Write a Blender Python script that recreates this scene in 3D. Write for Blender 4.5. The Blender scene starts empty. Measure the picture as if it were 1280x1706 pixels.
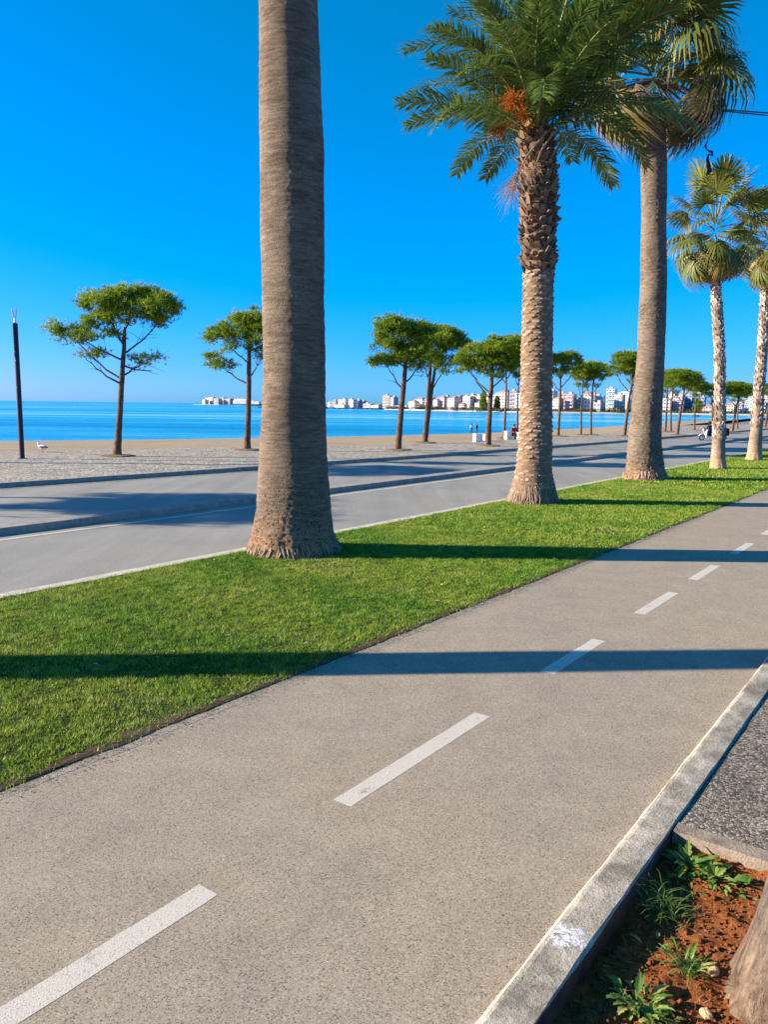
import bpy, math, random
import numpy as np
from mathutils import Vector, Matrix, Euler, noise as mnoise

random.seed(7); RNG = np.random.default_rng(11)
SC = bpy.context.scene
COL = SC.collection
PI = math.pi

# ------------------------------------------------------------------ camera, sky, sun, exposure
CAM_H, PITCH, ROLL = 1.85, math.atan(178 / 1280), math.radians(0.69)
cam = bpy.data.objects.new('camera', bpy.data.cameras.new('camera'))
COL.objects.link(cam)
fw = Vector((0, math.cos(PITCH), -math.sin(PITCH)))
u0 = Vector((0, math.sin(PITCH), math.cos(PITCH)))
rt = Vector((1, 0, 0)) * math.cos(ROLL) + u0 * math.sin(ROLL)
up = u0 * math.cos(ROLL) - Vector((1, 0, 0)) * math.sin(ROLL)
mw = Matrix((rt, up, -fw)).transposed().to_4x4()
mw.translation = Vector((0, 0, CAM_H))
cam.matrix_world = mw
cam.data.sensor_fit = 'HORIZONTAL'; cam.data.sensor_width = 36; cam.data.lens = 36.0
cam.data.clip_start = 0.05; cam.data.clip_end = 60000
SC.camera = cam

SUN_EL = 19.0
world = bpy.data.worlds.new('World'); SC.world = world; world.use_nodes = True
wn = world.node_tree; wn.nodes.clear()
sky = wn.nodes.new('ShaderNodeTexSky'); sky.sky_type = 'NISHITA'; sky.sun_disc = False
sky.sun_elevation = math.radians(SUN_EL); sky.sun_rotation = math.radians(270)
sky.altitude = 0; sky.air_density = 0.78; sky.dust_density = 0.4; sky.ozone_density = 6.0
bg = wn.nodes.new('ShaderNodeBackground'); bg.inputs['Strength'].default_value = 0.10
wo = wn.nodes.new('ShaderNodeOutputWorld')
# colour grading of the whole sky, the same in every direction: gain * value ** power per channel
sep = wn.nodes.new('ShaderNodeSeparateColor'); com = wn.nodes.new('ShaderNodeCombineColor'); wn.links.new(sky.outputs[0], sep.inputs[0])
for ch, (gain, power) in enumerate(((0.118, 2.1), (0.84, 0.70), (0.74, 1.22))):
    pw = wn.nodes.new('ShaderNodeMath'); pw.operation = 'POWER'; pw.inputs[1].default_value = power
    ml = wn.nodes.new('ShaderNodeMath'); ml.operation = 'MULTIPLY'; ml.inputs[1].default_value = gain
    of = wn.nodes.new('ShaderNodeMath'); of.operation = 'SUBTRACT'; of.use_clamp = False; of.inputs[1].default_value = (0.16, 0, 0)[ch]
    mx = wn.nodes.new('ShaderNodeMath'); mx.operation = 'MAXIMUM'; mx.inputs[1].default_value = 0.0
    wn.links.new(sep.outputs[ch], pw.inputs[0]); wn.links.new(pw.outputs[0], ml.inputs[0]); wn.links.new(ml.outputs[0], of.inputs[0]); wn.links.new(of.outputs[0], mx.inputs[0]); wn.links.new(mx.outputs[0], com.inputs[ch])
wn.links.new(com.outputs[0], bg.inputs['Color']); wn.links.new(bg.outputs[0], wo.inputs['Surface'])

sun = bpy.data.objects.new('sun', bpy.data.lights.new('sun', 'SUN')); COL.objects.link(sun)
sun.data.energy = 4.6; sun.data.angle = math.radians(0.5); sun.data.color = (1.0, 0.86, 0.66)
se = math.radians(SUN_EL)
sun.rotation_euler = Vector((math.cos(se), 0, -math.sin(se))).to_track_quat('-Z', 'Y').to_euler()

SC.view_settings.view_transform = 'Standard'; SC.view_settings.look = 'None'
SC.view_settings.exposure = 1.5; SC.view_settings.gamma = 1.0; SC.view_settings.use_curve_mapping = False

# ------------------------------------------------------------------ road frame: s along the road, t across it towards the sea
AZ = math.radians(36.7)
D = np.array([math.sin(AZ), math.cos(AZ)]); N = np.array([-D[1], D[0]])
def st(s, t, z=0.0):
    p = D * s + N * t
    return (float(p[0]), float(p[1]), z)

# ------------------------------------------------------------------ node helper
class Mat:
    def __init__(s, name, rough=0.85, spec=0.25):
        s.m = bpy.data.materials.new(name); s.m.use_nodes = True
        s.nt = s.m.node_tree; s.b = s.nt.nodes['Principled BSDF']
        s.b.inputs['Roughness'].default_value = rough
        s.b.inputs['Specular IOR Level'].default_value = spec
        s.tc = s.nt.nodes.new('ShaderNodeTexCoord')
    def put(s, sock, v):
        if isinstance(v, bpy.types.NodeSocket): s.nt.links.new(v, sock)
        elif isinstance(v, tuple) and len(v) == 3 and sock.type == 'RGBA': sock.default_value = v + (1,)
        else: sock.default_value = v
    def n(s, typ, ins, out=0, **props):
        nd = s.nt.nodes.new('ShaderNode' + typ)
        for k, v in props.items(): setattr(nd, k, v)
        for k, v in ins.items(): s.put(nd.inputs[k], v)
        return nd.outputs[out]
    def obj(s): return s.tc.outputs['Object']
    def scale(s, v, sc, rot=(0, 0, 0)): return s.n('Mapping', {'Vector': v, 'Scale': sc, 'Rotation': rot})
    def noise(s, sc, det=3, rough=0.55, vec=None, dist=0.0):
        return s.n('TexNoise', {'Vector': vec or s.obj(), 'Scale': sc, 'Detail': det, 'Roughness': rough, 'Distortion': dist})
    def vor(s, sc, vec=None, feature='F1', out=0, rand=1.0):
        return s.n('TexVoronoi', {'Vector': vec or s.obj(), 'Scale': sc, 'Randomness': rand}, out, feature=feature)
    def ramp(s, fac, stops, interp='LINEAR'):
        nd = s.nt.nodes.new('ShaderNodeValToRGB'); s.put(nd.inputs[0], fac); e = nd.color_ramp.elements
        nd.color_ramp.interpolation = interp
        while len(e) < len(stops): e.new(0.5)
        for i, (p, c) in enumerate(stops):
            e[i].position = p; e[i].color = ((c, c, c) if not isinstance(c, tuple) else c) + (1,)
        return nd.outputs[0]
    def mix(s, f, a, b, mode='MIX'): return s.n('MixRGB', {'Fac': f, 'Color1': a, 'Color2': b}, blend_type=mode)
    def math(s, op, a, b=0.0): return s.n('Math', {0: a, 1: b}, operation=op)
    def attr(s, name): return s.n('Attribute', {}, 2, attribute_name=name)
    def bump(s, h, strength=0.5, dist=0.01):
        s.put(s.b.inputs['Normal'], s.n('Bump', {'Height': h, 'Strength': strength, 'Distance': dist}))
    def col(s, c): s.put(s.b.inputs['Base Color'], c); return s
    def rough(s, r): s.put(s.b.inputs['Roughness'], r); return s
    def translucent(s, c, f):
        out = s.nt.nodes['Material Output']
        t = s.n('BsdfTranslucent', {'Color': c})
        mx = s.n('MixShader', {0: f, 1: s.b.outputs[0], 2: t})
        s.nt.links.new(mx, out.inputs['Surface'])

def simple(name, c, rough=0.7, var=0.15, sc=6.0, spec=0.25, metal=0.0):
    m = Mat(name, rough, spec)
    m.col(m.mix(m.noise(sc, 4), tuple(x * (1 - var) for x in c), tuple(min(1, x * (1 + var)) for x in c)))
    m.b.inputs['Metallic'].default_value = metal
    return m.m

# ---- ground materials
def make_path():
    m = Mat('pale_asphalt', 0.9, 0.2)
    f = m.ramp(m.noise(210, 2, 0.65), [(0.34, (.05, .04, .03)), (0.45, (.30, .258, .20)), (0.57, (.43, .375, .295)), (0.70, (.70, .64, .53))])
    cell = m.n('SeparateColor', {0: m.n('TexVoronoi', {'Vector': m.obj(), 'Scale': 235.0}, 1)}, 0)
    f = m.ramp(cell, [(0.0, (.09, .075, .058)), (0.07, (.17, .143, .108)), (0.18, (.29, .25, .188)), (0.5, (.345, .30, .228)), (0.86, (.395, .348, .268)), (0.96, (.50, .45, .36))], 'LINEAR')
    v = m.ramp(m.vor(60), [(0.0, .3), (0.11, 1.0)])
    f = m.mix(m.math('MULTIPLY', m.ramp(m.noise(11, 3), [(0.3, .2), (.6, 1.0)]), 0.9), f, m.mix(1.0, f, v, 'MULTIPLY'))
    big = m.ramp(m.noise(0.5, 5, 0.6), [(0.35, (.95, .95, .97)), (0.65, (1.06, 1.03, .99))])
    st_ = m.ramp(m.noise(3.0, 6, 0.7), [(0.3, .86), (0.6, 1.03)])
    f = m.mix(1.0, m.mix(1.0, f, big, 'MULTIPLY'), st_, 'MULTIPLY')
    m.col(m.mix(1.0, f, (.96, .935, .915), 'MULTIPLY'))
    m.bump(m.noise(300, 1), 0.12, 0.0006)
    return m.m
def make_road():
    m = Mat('grey_asphalt', 0.82, 0.3)
    f = m.ramp(m.noise(140, 2, 0.6), [(0.35, (.16, .152, .13)), (0.5, (.30, .29, .25)), (0.7, (.385, .375, .325))])
    v = m.scale(m.obj(), (1, .08, 1), (0, 0, AZ))
    big = m.ramp(m.noise(1.6, 5, 0.6, vec=v), [(0.35, .85), (0.65, 1.08)])
    crack = m.ramp(m.noise(.7, 4, .6), [(0.3, .9), (.65, 1.04)])
    m.col(m.mix(1.0, m.mix(1.0, f, big, 'MULTIPLY'), crack, 'MULTIPLY'))
    m.bump(m.noise(140, 2), 0.2, 0.0015)
    return m.m
def make_paint():
    m = Mat('worn_white_paint', 0.7, 0.3)
    w = m.ramp(m.noise(160, 2, .6), [(0.34, (.34, .29, .22)), (0.44, (.56, .51, .42)), (0.7, (.64, .59, .50))])
    bare = m.ramp(m.noise(9, 7, .75), [(0.57, 0.0), (0.70, .9)])
    m.col(m.mix(bare, w, m.ramp(m.noise(170, 2), [(.35, (.12, .11, .09)), (.6, (.36, .32, .27))])))
    m.bump(m.noise(160, 2), 0.4, 0.003)
    return m.m
def make_concrete(name, base, dark, moss=0.0):
    m = Mat(name, 0.9, 0.2)
    f = m.mix(m.ramp(m.noise(7, 8, .72), [(0.38, 0.0), (0.62, 1.0)]), dark, base)
    sp = m.ramp(m.noise(120, 3, .7), [(0.34, .35), (0.48, 1.0)])
    f = m.mix(m.ramp(m.noise(4.0, 4), [(.35, .25), (.65, 1.0)]), f, m.mix(1.0, f, sp, 'MULTIPLY'))
    if moss: f = m.mix(m.math('MULTIPLY', m.ramp(m.noise(2.6, 6, .7), [(0.5, 0.0), (0.66, 1.0)]), moss), f, (.10, .095, .06))
    m.col(f); m.bump(m.math('ADD', m.noise(90, 5, .7), m.noise(12, 5, .7)), 0.7, 0.008)
    return m
def make_kerb():
    m = make_concrete('kerb_concrete', (.52, .47, .375), (.25, .22, .165), .6)
    # splash of white paint where the kerb was once marked
    base = m.b.inputs['Base Color'].links[0].from_socket
    px, py, _ = st(2.34, .93)
    d = m.n('VectorMath', {0: m.scale(m.obj(), (1, 1, 1)), 1: (px, py, .04)}, 1, operation='DISTANCE')
    edge = m.math('ADD', d, m.math('MULTIPLY', m.math('SUBTRACT', m.noise(22, 6, .85), .5), .42))
    msk = m.ramp(edge, [(.03, 1.0), (.06, 0.0)])
    m.col(m.mix(msk, base, m.ramp(m.noise(90, 3), [(.38, (.35, .34, .33)), (.5, (.78, .78, .77))])))
    return m.m
def make_aggregate():
    m = Mat('exposed_pebble_concrete', 0.85, 0.15)
    cell = m.n('TexVoronoi', {'Vector': m.obj(), 'Scale': 85.0}, 1)
    peb = m.ramp(m.n('SeparateColor', {0: cell}, 0), [(0.0, (.09, .075, .06)), (0.3, (.22, .18, .135)), (0.55, (.34, .285, .22)), (0.8, (.50, .45, .37)), (1.0, (.68, .62, .53))], 'CONSTANT')
    gap = m.ramp(m.vor(85, feature='DISTANCE_TO_EDGE'), [(0.03, 0.0), (0.12, 1.0)])
    f = m.mix(gap, (.13, .108, .08), peb)
    f = m.mix(1.0, f, m.ramp(m.noise(2.4, 4), [(.3, .72), (.7, 1.05)]), 'MULTIPLY')
    m.col(f); m.bump(m.ramp(m.vor(85, feature='DISTANCE_TO_EDGE'), [(0.0, 0.0), (0.25, 1.0)]), 0.4, 0.003)
    return m.m
def make_soil():
    m = Mat('red_soil', 0.95, 0.1)
    f = m.ramp(m.noise(38, 7, .75), [(0.3, (.095, .028, .009)), (0.5, (.28, .088, .026)), (0.72, (.42, .16, .055))])
    m.col(m.mix(m.ramp(m.noise(240, 2), [(.6, 0.0), (.72, .8)]), f, (.5, .3, .15)))
    m.bump(m.noise(60, 8, .75), 1.0, 0.02)
    return m.m
def make_promenade():
    m = Mat('cobbled_paving', 0.85, 0.25)
    cell = m.n('TexVoronoi', {'Vector': m.obj(), 'Scale': 9.0}, 1)
    c = m.ramp(m.n('SeparateColor', {0: cell}, 0), [(0, (.23, .205, .16)), (.5, (.42, .38, .305)), (1, (.64, .59, .49))])
    gap = m.ramp(m.vor(9, feature='DISTANCE_TO_EDGE'), [(0.02, 0.0), (0.1, 1.0)])
    f = m.mix(gap, (.13, .115, .09), c)
    f = m.mix(m.ramp(m.noise(.45, 5, .65), [(.42, 0.0), (.66, .55)]), f, (.36, .29, .19))
    m.col(m.mix(1.0, f, m.ramp(m.noise(.9, 4), [(.35, .85), (.65, 1.08)]), 'MULTIPLY'))
    m.bump(m.ramp(m.vor(9, feature='DISTANCE_TO_EDGE'), [(0, 0.0), (.3, 1.0)]), 0.5, 0.015)
    return m.m
def make_sand():
    m = Mat('beach_sand', 0.95, 0.1)
    f = m.ramp(m.noise(.25, 6, .6), [(.3, (.30, .225, .135)), (.7, (.40, .31, .195))])
    m.col(m.mix(m.ramp(m.noise(2.2, 6, .7), [(.55, 0.0), (.7, .5)]), f, (.22, .18, .125)))
    m.bump(m.noise(1.8, 6, .6), .7, .12)
    return m.m
def make_sea():
    m = Mat('sea_water', 0.16, 0.5)
    v = m.scale(m.obj(), (.0022, .016, 1), (0, 0, math.radians(4)))
    band = m.noise(1.0, 7, .7, vec=v)
    m.col(m.ramp(band, [(.37, (.003, .21, .38)), (.5, (.012, .35, .55)), (.62, (.22, .60, .74))]))
    m.rough(m.ramp(band, [(.35, .30), (.65, .14)]))
    m.b.inputs['IOR'].default_value = 1.33
    w = m.math('ADD', m.noise(.55, 6, .62, vec=m.scale(m.obj(), (1, 2.4, 1), (0, 0, .35))), m.math('MULTIPLY', m.noise(.09, 3, .5), 1.2))
    m.bump(w, .9, .5)
    return m.m
M = {}
M['path'] = make_path(); M['road'] = make_road(); M['paint'] = make_paint(); M['kerb'] = make_kerb()
M['kerb_face'] = simple('pale_kerb_face', (.50, .45, .36), .85, .35, 30)  # pale mottled tone for the kerb's path-side face
M['edging'] = make_concrete('pale_edging_concrete', (.40, .355, .28), (.24, .20, .15)).m
M['pit_edge'] = make_concrete('brown_edging_concrete', (.36, .30, .22), (.22, .17, .12)).m
M['stone_kerb'] = make_concrete('stone_kerb', (.40, .37, .31), (.26, .24, .20)).m
M['aggregate'] = make_aggregate(); M['soil'] = make_soil(); M['promenade'] = make_promenade(); M['sand'] = make_sand(); M['sea'] = make_sea()
M['ground'] = simple('dry_ground', (.22, .19, .14), .95, .3, .5)
M['land'] = simple('scrub_land', (.16, .14, .085), .95, .5, .02)
M['pale_edging'] = make_concrete('pale_road_edging', (.64, .59, .50), (.42, .38, .31)).m
M['verge'] = simple('brown_verge_soil', (.085, .052, .032), .95, .5, 40)
M['kerb_inner'] = make_concrete('dark_brown_concrete', (.15, .085, .05), (.08, .04, .022)).m
M['pale_edging'] = make_concrete('pale_road_edging', (.64, .59, .50), (.42, .38, .31)).m
M['verge'] = simple('brown_verge_soil', (.085, .052, .032), .95, .5, 40)
M['kerb_inner'] = make_concrete('dark_brown_concrete', (.15, .085, .05), (.08, .04, .022)).m  # darker brown concrete for the kerb's pit-side face
def make_turf():
    m = Mat('turf_soil', .95, .1)
    m.col(m.ramp(m.noise(9, 6, .7), [(.35, (.03, .04, .012)), (.55, (.055, .075, .018)), (.72, (.12, .10, .045))]))
    m.bump(m.noise(70, 4), .8, .02); return m.m
M['turf'] = make_turf()
def make_grass():
    m = Mat('grass_blades', .6, .25)
    patch = m.ramp(m.math('ADD', m.math('MULTIPLY', m.noise(.8, 3, .5), .6), m.math('MULTIPLY', m.noise(5.0, 4, .6), .4)), [(.40, 0.0), (.6, 1.0)])
    a = m.ramp(m.attr('tint'), [(0, (.035, .12, .006)), (.6, (.135, .32, .014)), (.9, (.25, .42, .04)), (1, (.5, .45, .2))])
    b = m.ramp(m.attr('tint'), [(0, (.12, .20, .012)), (.5, (.31, .41, .035)), (.82, (.36, .38, .06)), (1, (.58, .5, .24))])
    c = m.mix(patch, a, b); m.col(c); m.translucent(c, .3); return m.m
M['grass'] = make_grass()
def leafy(name, stops, transl=.25, rough=.5, spec=.35):
    m = Mat(name, rough, spec); c = m.ramp(m.attr('tint'), stops); m.col(c); m.translucent(c, transl); return m.m
M['needles'] = leafy('pine_needles', [(0, (.04, .10, .010)), (.5, (.16, .27, .014)), (.85, (.36, .46, .025)), (1, (.50, .50, .05))], .4, .6)
M['frond'] = leafy('feather_frond', [(0, (.045, .09, .02)), (.5, (.11, .19, .035)), (.85, (.22, .29, .06)), (1, (.36, .33, .12))], .3)
M['fan'] = leafy('fan_leaf', [(0, (.06, .085, .014)), (.5, (.14, .175, .024)), (.8, (.25, .25, .045)), (1, (.42, .33, .14))], .3)
M['fan_gold'] = leafy('ageing_fan_leaf', [(0, (.10, .09, .02)), (.5, (.2, .17, .035)), (1, (.36, .27, .10))], .25)
M['fan_dead'] = leafy('dead_fan_leaf', [(0, (.07, .055, .04)), (.5, (.16, .12, .08)), (1, (.33, .27, .19))], .15, .8)
M['weed'] = leafy('weed_leaf', [(0, (.05, .11, .015)), (.6, (.14, .25, .04)), (1, (.34, .38, .10))], .35)
M['petiole'] = simple('leaf_stalk', (.20, .20, .06), .6, .3)
M['fruit'] = leafy('orange_fruit_stalks', [(0, (.48, .15, .012)), (.6, (.76, .27, .022)), (1, (.80, .38, .08))], .35)
M['straw'] = leafy('dry_straw', [(0, (.38, .24, .14)), (1, (.62, .42, .28))], .2, .8)
M['dark_strip'] = simple('dark_dead_strip', (.02, .02, .045), .7)

def bark(name, cols, zsc, ring, pit, bumpd=.02):
    m = Mat(name, .9, .15)
    v = m.scale(m.obj(), (1, 1, zsc))
    r = m.noise(ring, 6, .7, vec=v)
    big = m.noise(1.6, 5, .65)
    c = m.ramp(m.math('ADD', m.math('MULTIPLY', r, .62), m.math('MULTIPLY', big, .38)), [(.40, cols[0]), (.5, cols[1]), (.60, cols[2])])
    fine = m.ramp(m.noise(55, 4, .7, vec=m.scale(m.obj(), (1, 1, 1.7))), [(.34, pit), (.47, 1.0)])
    z = m.n('SeparateXYZ', {0: m.obj()}, 2)
    c = m.mix(m.ramp(m.noise(1.1, 4), [(.4, .35), (.6, 1.0)]), c, m.mix(1.0, c, fine, 'MULTIPLY'))
    low = m.ramp(m.math('ADD', z, m.math('MULTIPLY', m.noise(2.5, 4), .9)), [(.3, (1.9, 1.42, 1.1)), (1.05, (1, 1, 1))])
    c = m.mix(1.0, c, low, 'MULTIPLY')
    if name == 'ringed_palm_bark':      # root holes in the lowest metre, their inner shade put into the colour
        holes = m.vor(26, vec=m.scale(m.obj(), (1, 1, .7)))
        zone = m.ramp(m.math('ADD', m.math('MULTIPLY', z, .55), m.math('MULTIPLY', m.noise(1.8, 4, .6), .9)), [(.62, 1.0), (1.0, 0.0)])
        hk = m.math('MULTIPLY', m.ramp(m.math('ADD', holes, m.math('MULTIPLY', m.noise(30, 3), .35)), [(.34, 1.0), (.47, 0.0)]), zone)
        c = m.mix(hk, c, (.05, .032, .02))
        r = m.math('SUBTRACT', r, m.math('MULTIPLY', hk, 1.2))
    m.col(c); m.bump(m.math('ADD', r, m.math('MULTIPLY', m.noise(60, 5, .7), .8)), .9, bumpd)
    return m.m
M['bark_big'] = bark('ringed_palm_bark', [(.11, .083, .055), (.175, .138, .094), (.245, .198, .138)], 7.0, 5.0, .22)
M['bark_tall'] = bark('fibrous_palm_bark', [(.098, .075, .048), (.165, .134, .092), (.24, .20, .142)], 3.5, 7.0, .45)
M['bark_date'] = simple('date_palm_core', (.20, .135, .08), .95, .5, 9)
M['scar'] = leafy('leaf_scar', [(0, (.15, .105, .065)), (.5, (.27, .20, .13)), (1, (.40, .31, .215))], 0.0, .9, .1)
M['boot'] = leafy('old_leaf_base', [(0, (.05, .03, .018)), (.4, (.095, .06, .038)), (1, (.27, .20, .13))], 0.0, .9, .1)
M['bark_slim'] = bark('slim_palm_bark', [(.19, .14, .09), (.30, .24, .165), (.39, .32, .235)], 6.0, 6.0, .5)
M['pale_boot'] = leafy('pale_leaf_stub', [(0, (.14, .095, .06)), (.5, (.34, .28, .21)), (1, (.56, .49, .40))], 0.0, .9, .1)
M['bark_pine'] = bark('pine_bark', [(.05, .034, .024), (.11, .075, .052), (.19, .135, .10)], .5, 12.0, .4)
M['bark_grey'] = bark('grey_cracked_bark', [(.055, .048, .036), (.115, .105, .083), (.19, .175, .145)], .14, 34.0, .3, .015)
M['mound'] = simple('brown_tree_pit_soil', (.20, .14, .08), .95, .4, 4)
M['black_metal'] = simple('dark_painted_steel', (.018, .02, .032), .45, .2)
M['white_metal'] = simple('white_painted_metal', (.8, .8, .8), .4, .05)
M['white_block'] = simple('white_painted_concrete', (.8, .79, .75), .8, .06, 3)

# ------------------------------------------------------------------ mesh helpers
def mesh_np(name, V, F, tint=None, smooth=False):
    V = np.asarray(V, dtype=np.float32).reshape(-1, 3); F = np.asarray(F, dtype=np.int32)
    k = F.shape[1]; me = bpy.data.meshes.new(name)
    me.vertices.add(len(V)); me.vertices.foreach_set('co', V.ravel())
    me.loops.add(F.size); me.loops.foreach_set('vertex_index', F.ravel())
    me.polygons.add(len(F)); me.polygons.foreach_set('loop_start', np.arange(0, F.size, k, dtype=np.int32))
    if smooth: me.polygons.foreach_set('use_smooth', np.ones(len(F), dtype=bool))
    if tint is not None:
        a = me.attributes.new('tint', 'FLOAT', 'POINT'); a.data.foreach_set('value', np.asarray(tint, dtype=np.float32))
    me.update(calc_edges=True); me.validate(); return me
class MB:
    """collects boxes, tubes, prisms and triangles into one mesh"""
    def __init__(s): s.v = []; s.f = []; s.mi = []; s.t = []
    def add(s, vs, fs, mi=0, tint=.5):
        o = len(s.v); s.v += [tuple(v) for v in vs]; s.t += [tint] * len(vs)
        for f in fs: s.f.append(tuple(i + o for i in f)); s.mi.append(mi)
    def box(s, c, h, rz=0.0, mi=0, top=1.0, tint=.5):
        cz, sz = math.cos(rz), math.sin(rz); vs = []
        for z, k in ((-1, 1.0), (1, top)):
            for x, y in ((-1, -1), (1, -1), (1, 1), (-1, 1)):
                a, b = x * h[0] * k, y * h[1] * k
                vs.append((c[0] + a * cz - b * sz, c[1] + a * sz + b * cz, c[2] + z * h[2]))
        s.add(vs, [(3, 2, 1, 0), (4, 5, 6, 7), (0, 1, 5, 4), (1, 2, 6, 5), (2, 3, 7, 6), (3, 0, 4, 7)], mi, tint)
    def tube(s, pts, rad, seg=8, mi=0, cap=True, disp=None, tint=.5):
        pts = [Vector(p) for p in pts]; o = len(s.v); n = len(pts); ref = Vector((0, 1, 0))
        for i, p in enumerate(pts):
            t = (pts[min(i + 1, n - 1)] - pts[max(i - 1, 0)]).normalized()
            a = t.cross(ref)
            if a.length < .1: a = t.cross(Vector((1, 0, 0)))
            a.normalize(); b = a.cross(t)
            for k in range(seg):
                an = 2 * PI * k / seg; r = rad[i]
                if disp: r += disp(p, an, r)
                s.v.append(tuple(p + (a * math.cos(an) + b * math.sin(an)) * r)); s.t.append(tint)
        for i in range(n - 1):
            for k in range(seg):
                k2 = (k + 1) % seg
                s.f.append((o + i * seg + k, o + i * seg + k2, o + (i + 1) * seg + k2, o + (i + 1) * seg + k)); s.mi.append(mi)
        if cap:
            s.f.append(tuple(o + k for k in reversed(range(seg)))); s.mi.append(mi)
            s.f.append(tuple(o + (n - 1) * seg + k for k in range(seg))); s.mi.append(mi)
    def mesh(s, name, smooth=False):
        me = bpy.data.meshes.new(name); me.from_pydata(s.v, [], s.f)
        me.polygons.foreach_set('material_index', s.mi)
        if smooth: me.polygons.foreach_set('use_smooth', [True] * len(s.f))
        a = me.attributes.new('tint', 'FLOAT', 'POINT'); a.data.foreach_set('value', s.t)
        me.update(); return me
def link(name, me, mats=None, parent=None, loc=None, rot=None, sc=None, **props):
    o = bpy.data.objects.new(name, me); COL.objects.link(o)
    if mats is not None and me is not None and not me.materials:
        for m in (mats if isinstance(mats, (list, tuple)) else [mats]): me.materials.append(m)
    if parent is not None: o.parent = parent
    if loc is not None: o.location = loc
    if rot is not None: o.rotation_euler = rot
    if sc is not None: o.scale = sc if isinstance(sc, (tuple, list)) else (sc,) * 3
    for k, v in props.items(): o[k] = v
    return o
def thing(name, label, cat, loc=(0, 0, 0), rz=0.0, group=None, sc=None):
    o = link(name, None, loc=loc, rot=(0, 0, rz), sc=sc, label=label, category=cat)
    if group: o['group'] = group
    return o
def struct(name, me, mats, **k): return link(name, me, mats, kind='structure', **k)
def copy_tree(o, parent=None):
    c = o.copy(); COL.objects.link(c)
    if parent is not None: c.parent = parent
    for ch in list(o.children): copy_tree(ch, c)
    return c
def sheet(name, pts, mat, kind='structure'):
    me = bpy.data.meshes.new(name); me.from_pydata([tuple(p) for p in pts], [], [tuple(range(len(pts)))]); me.update()
    return link(name, me, mat, kind=kind)
def strip_mesh(name, s_list, prof, jit=0.0, face_mat=None, zj=.5):
    """sweep a cross-profile [(t, z), ...] along the road direction"""
    V = []; F = []; mi = []; k = len(prof)
    for i, s in enumerate(s_list):
        for j, (t, z) in enumerate(prof):
            dt = dz = 0.0
            if jit:
                dt = jit * mnoise.noise(Vector((s * 2.3, j * 3.1, 0))) + .5 * jit * mnoise.noise(Vector((s * 9, j * 5.1, 4)))
                dz = zj * jit * mnoise.noise(Vector((s * 5.3, j * 2.1, 9)))
            V.append(st(s, t + dt, z + dz))
    for i in range(len(s_list) - 1):
        for j in range(k - 1):
            F.append((i * k + j, (i + 1) * k + j, (i + 1) * k + j + 1, i * k + j + 1)); mi.append(face_mat[j] if face_mat else 0)
    me = bpy.data.meshes.new(name); me.from_pydata(V, [], F); me.polygons.foreach_set('material_index', mi); me.update()
    return me
def frange(a, b, d): return [a + i * d for i in range(int((b - a) / d) + 1)]
ZAX = Vector((0, 0, 1))

# ------------------------------------------------------------------ setting: land, sea, road, path
SEA_Z = -3.0
shore = [(-900, -330), (-300, -60), (-120, 48), (-46.4, 92.8), (-34.1, 99.3), (-8.3, 116.3), (17.2, 139.7), (53.7, 193), (113.2, 299), (218, 442), (330, 560)]
paveb = [(-870, -420), (-280, -150), (-105, -33), (-13.4, 26.7), (-7.5, 30.7), (-1.1, 33.6), (4.8, 39.1), (14.8, 53.3), (31, 82), (70, 150), (170, 290)]
farsh = [(3000, 560), (420, 590), (303, 613), (266, 616), (206, 635), (122, 609), (81, 660), (32, 719), (-1.3, 842), (-67, 1058), (-224, 1430), (-350, 1850), (-470, 1930), (-520, 2500), (-300, 4000)]
V = []; F = []; nr = 9
for i in range(len(shore)):
    for r in range(nr + 1):
        k = r / (nr - 1); x = paveb[i][0] + (shore[i][0] - paveb[i][0]) * k; y = paveb[i][1] + (shore[i][1] - paveb[i][1]) * k
        V.append((x, y, .055 + (SEA_Z - .055) * k + (.05 * mnoise.noise(Vector((x * .2, y * .2, 0))) if 0 < r < nr - 1 else 0)))
for i in range(len(shore) - 1):
    for r in range(nr):
        a = i * (nr + 1) + r; F.append((a, a + nr + 1, a + nr + 2, a + 1))
me = bpy.data.meshes.new('beach'); me.from_pydata(V, [], F); me.update(); struct('beach', me, M['sand'])
sheet('sea', [(-30000, -3000, SEA_Z), (30000, -3000, SEA_Z), (30000, 40000, SEA_Z), (-30000, 40000, SEA_Z)], M['sea'])
sheet('ground', [(x, y, -.32) for x, y in paveb] + [(420, 560, -.32), (3000, 520, -.32), (3000, -2500, -.32), (-900, -2500, -.32)], M['ground'])
# far shore: white beach at the water, land behind
V = []; F = []
for x, y in farsh:
    l = math.hypot(x, y)
    for k, z in ((0, SEA_Z - .4), (9, -2.1), (17, -1.75)): V.append((x * (1 + k / l), y * (1 + k / l), z))
for i in range(len(farsh) - 1):
    for r in range(2):
        a = i * 3 + r
        if i < 8: F.append((a, a + 1, a + 4, a + 3))
me = bpy.data.meshes.new('far_beach'); me.from_pydata(V, [], F); me.update(); struct('far_beach', me, simple('pale_far_sand', (.55, .50, .40), .9, .1, .02))
sheet('far_shore', [(x * (1 + 17 / math.hypot(x, y)), y * (1 + 17 / math.hypot(x, y)), -1.75) for x, y in farsh] + [(3000, 4000, -1.75)], M['land'])

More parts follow.
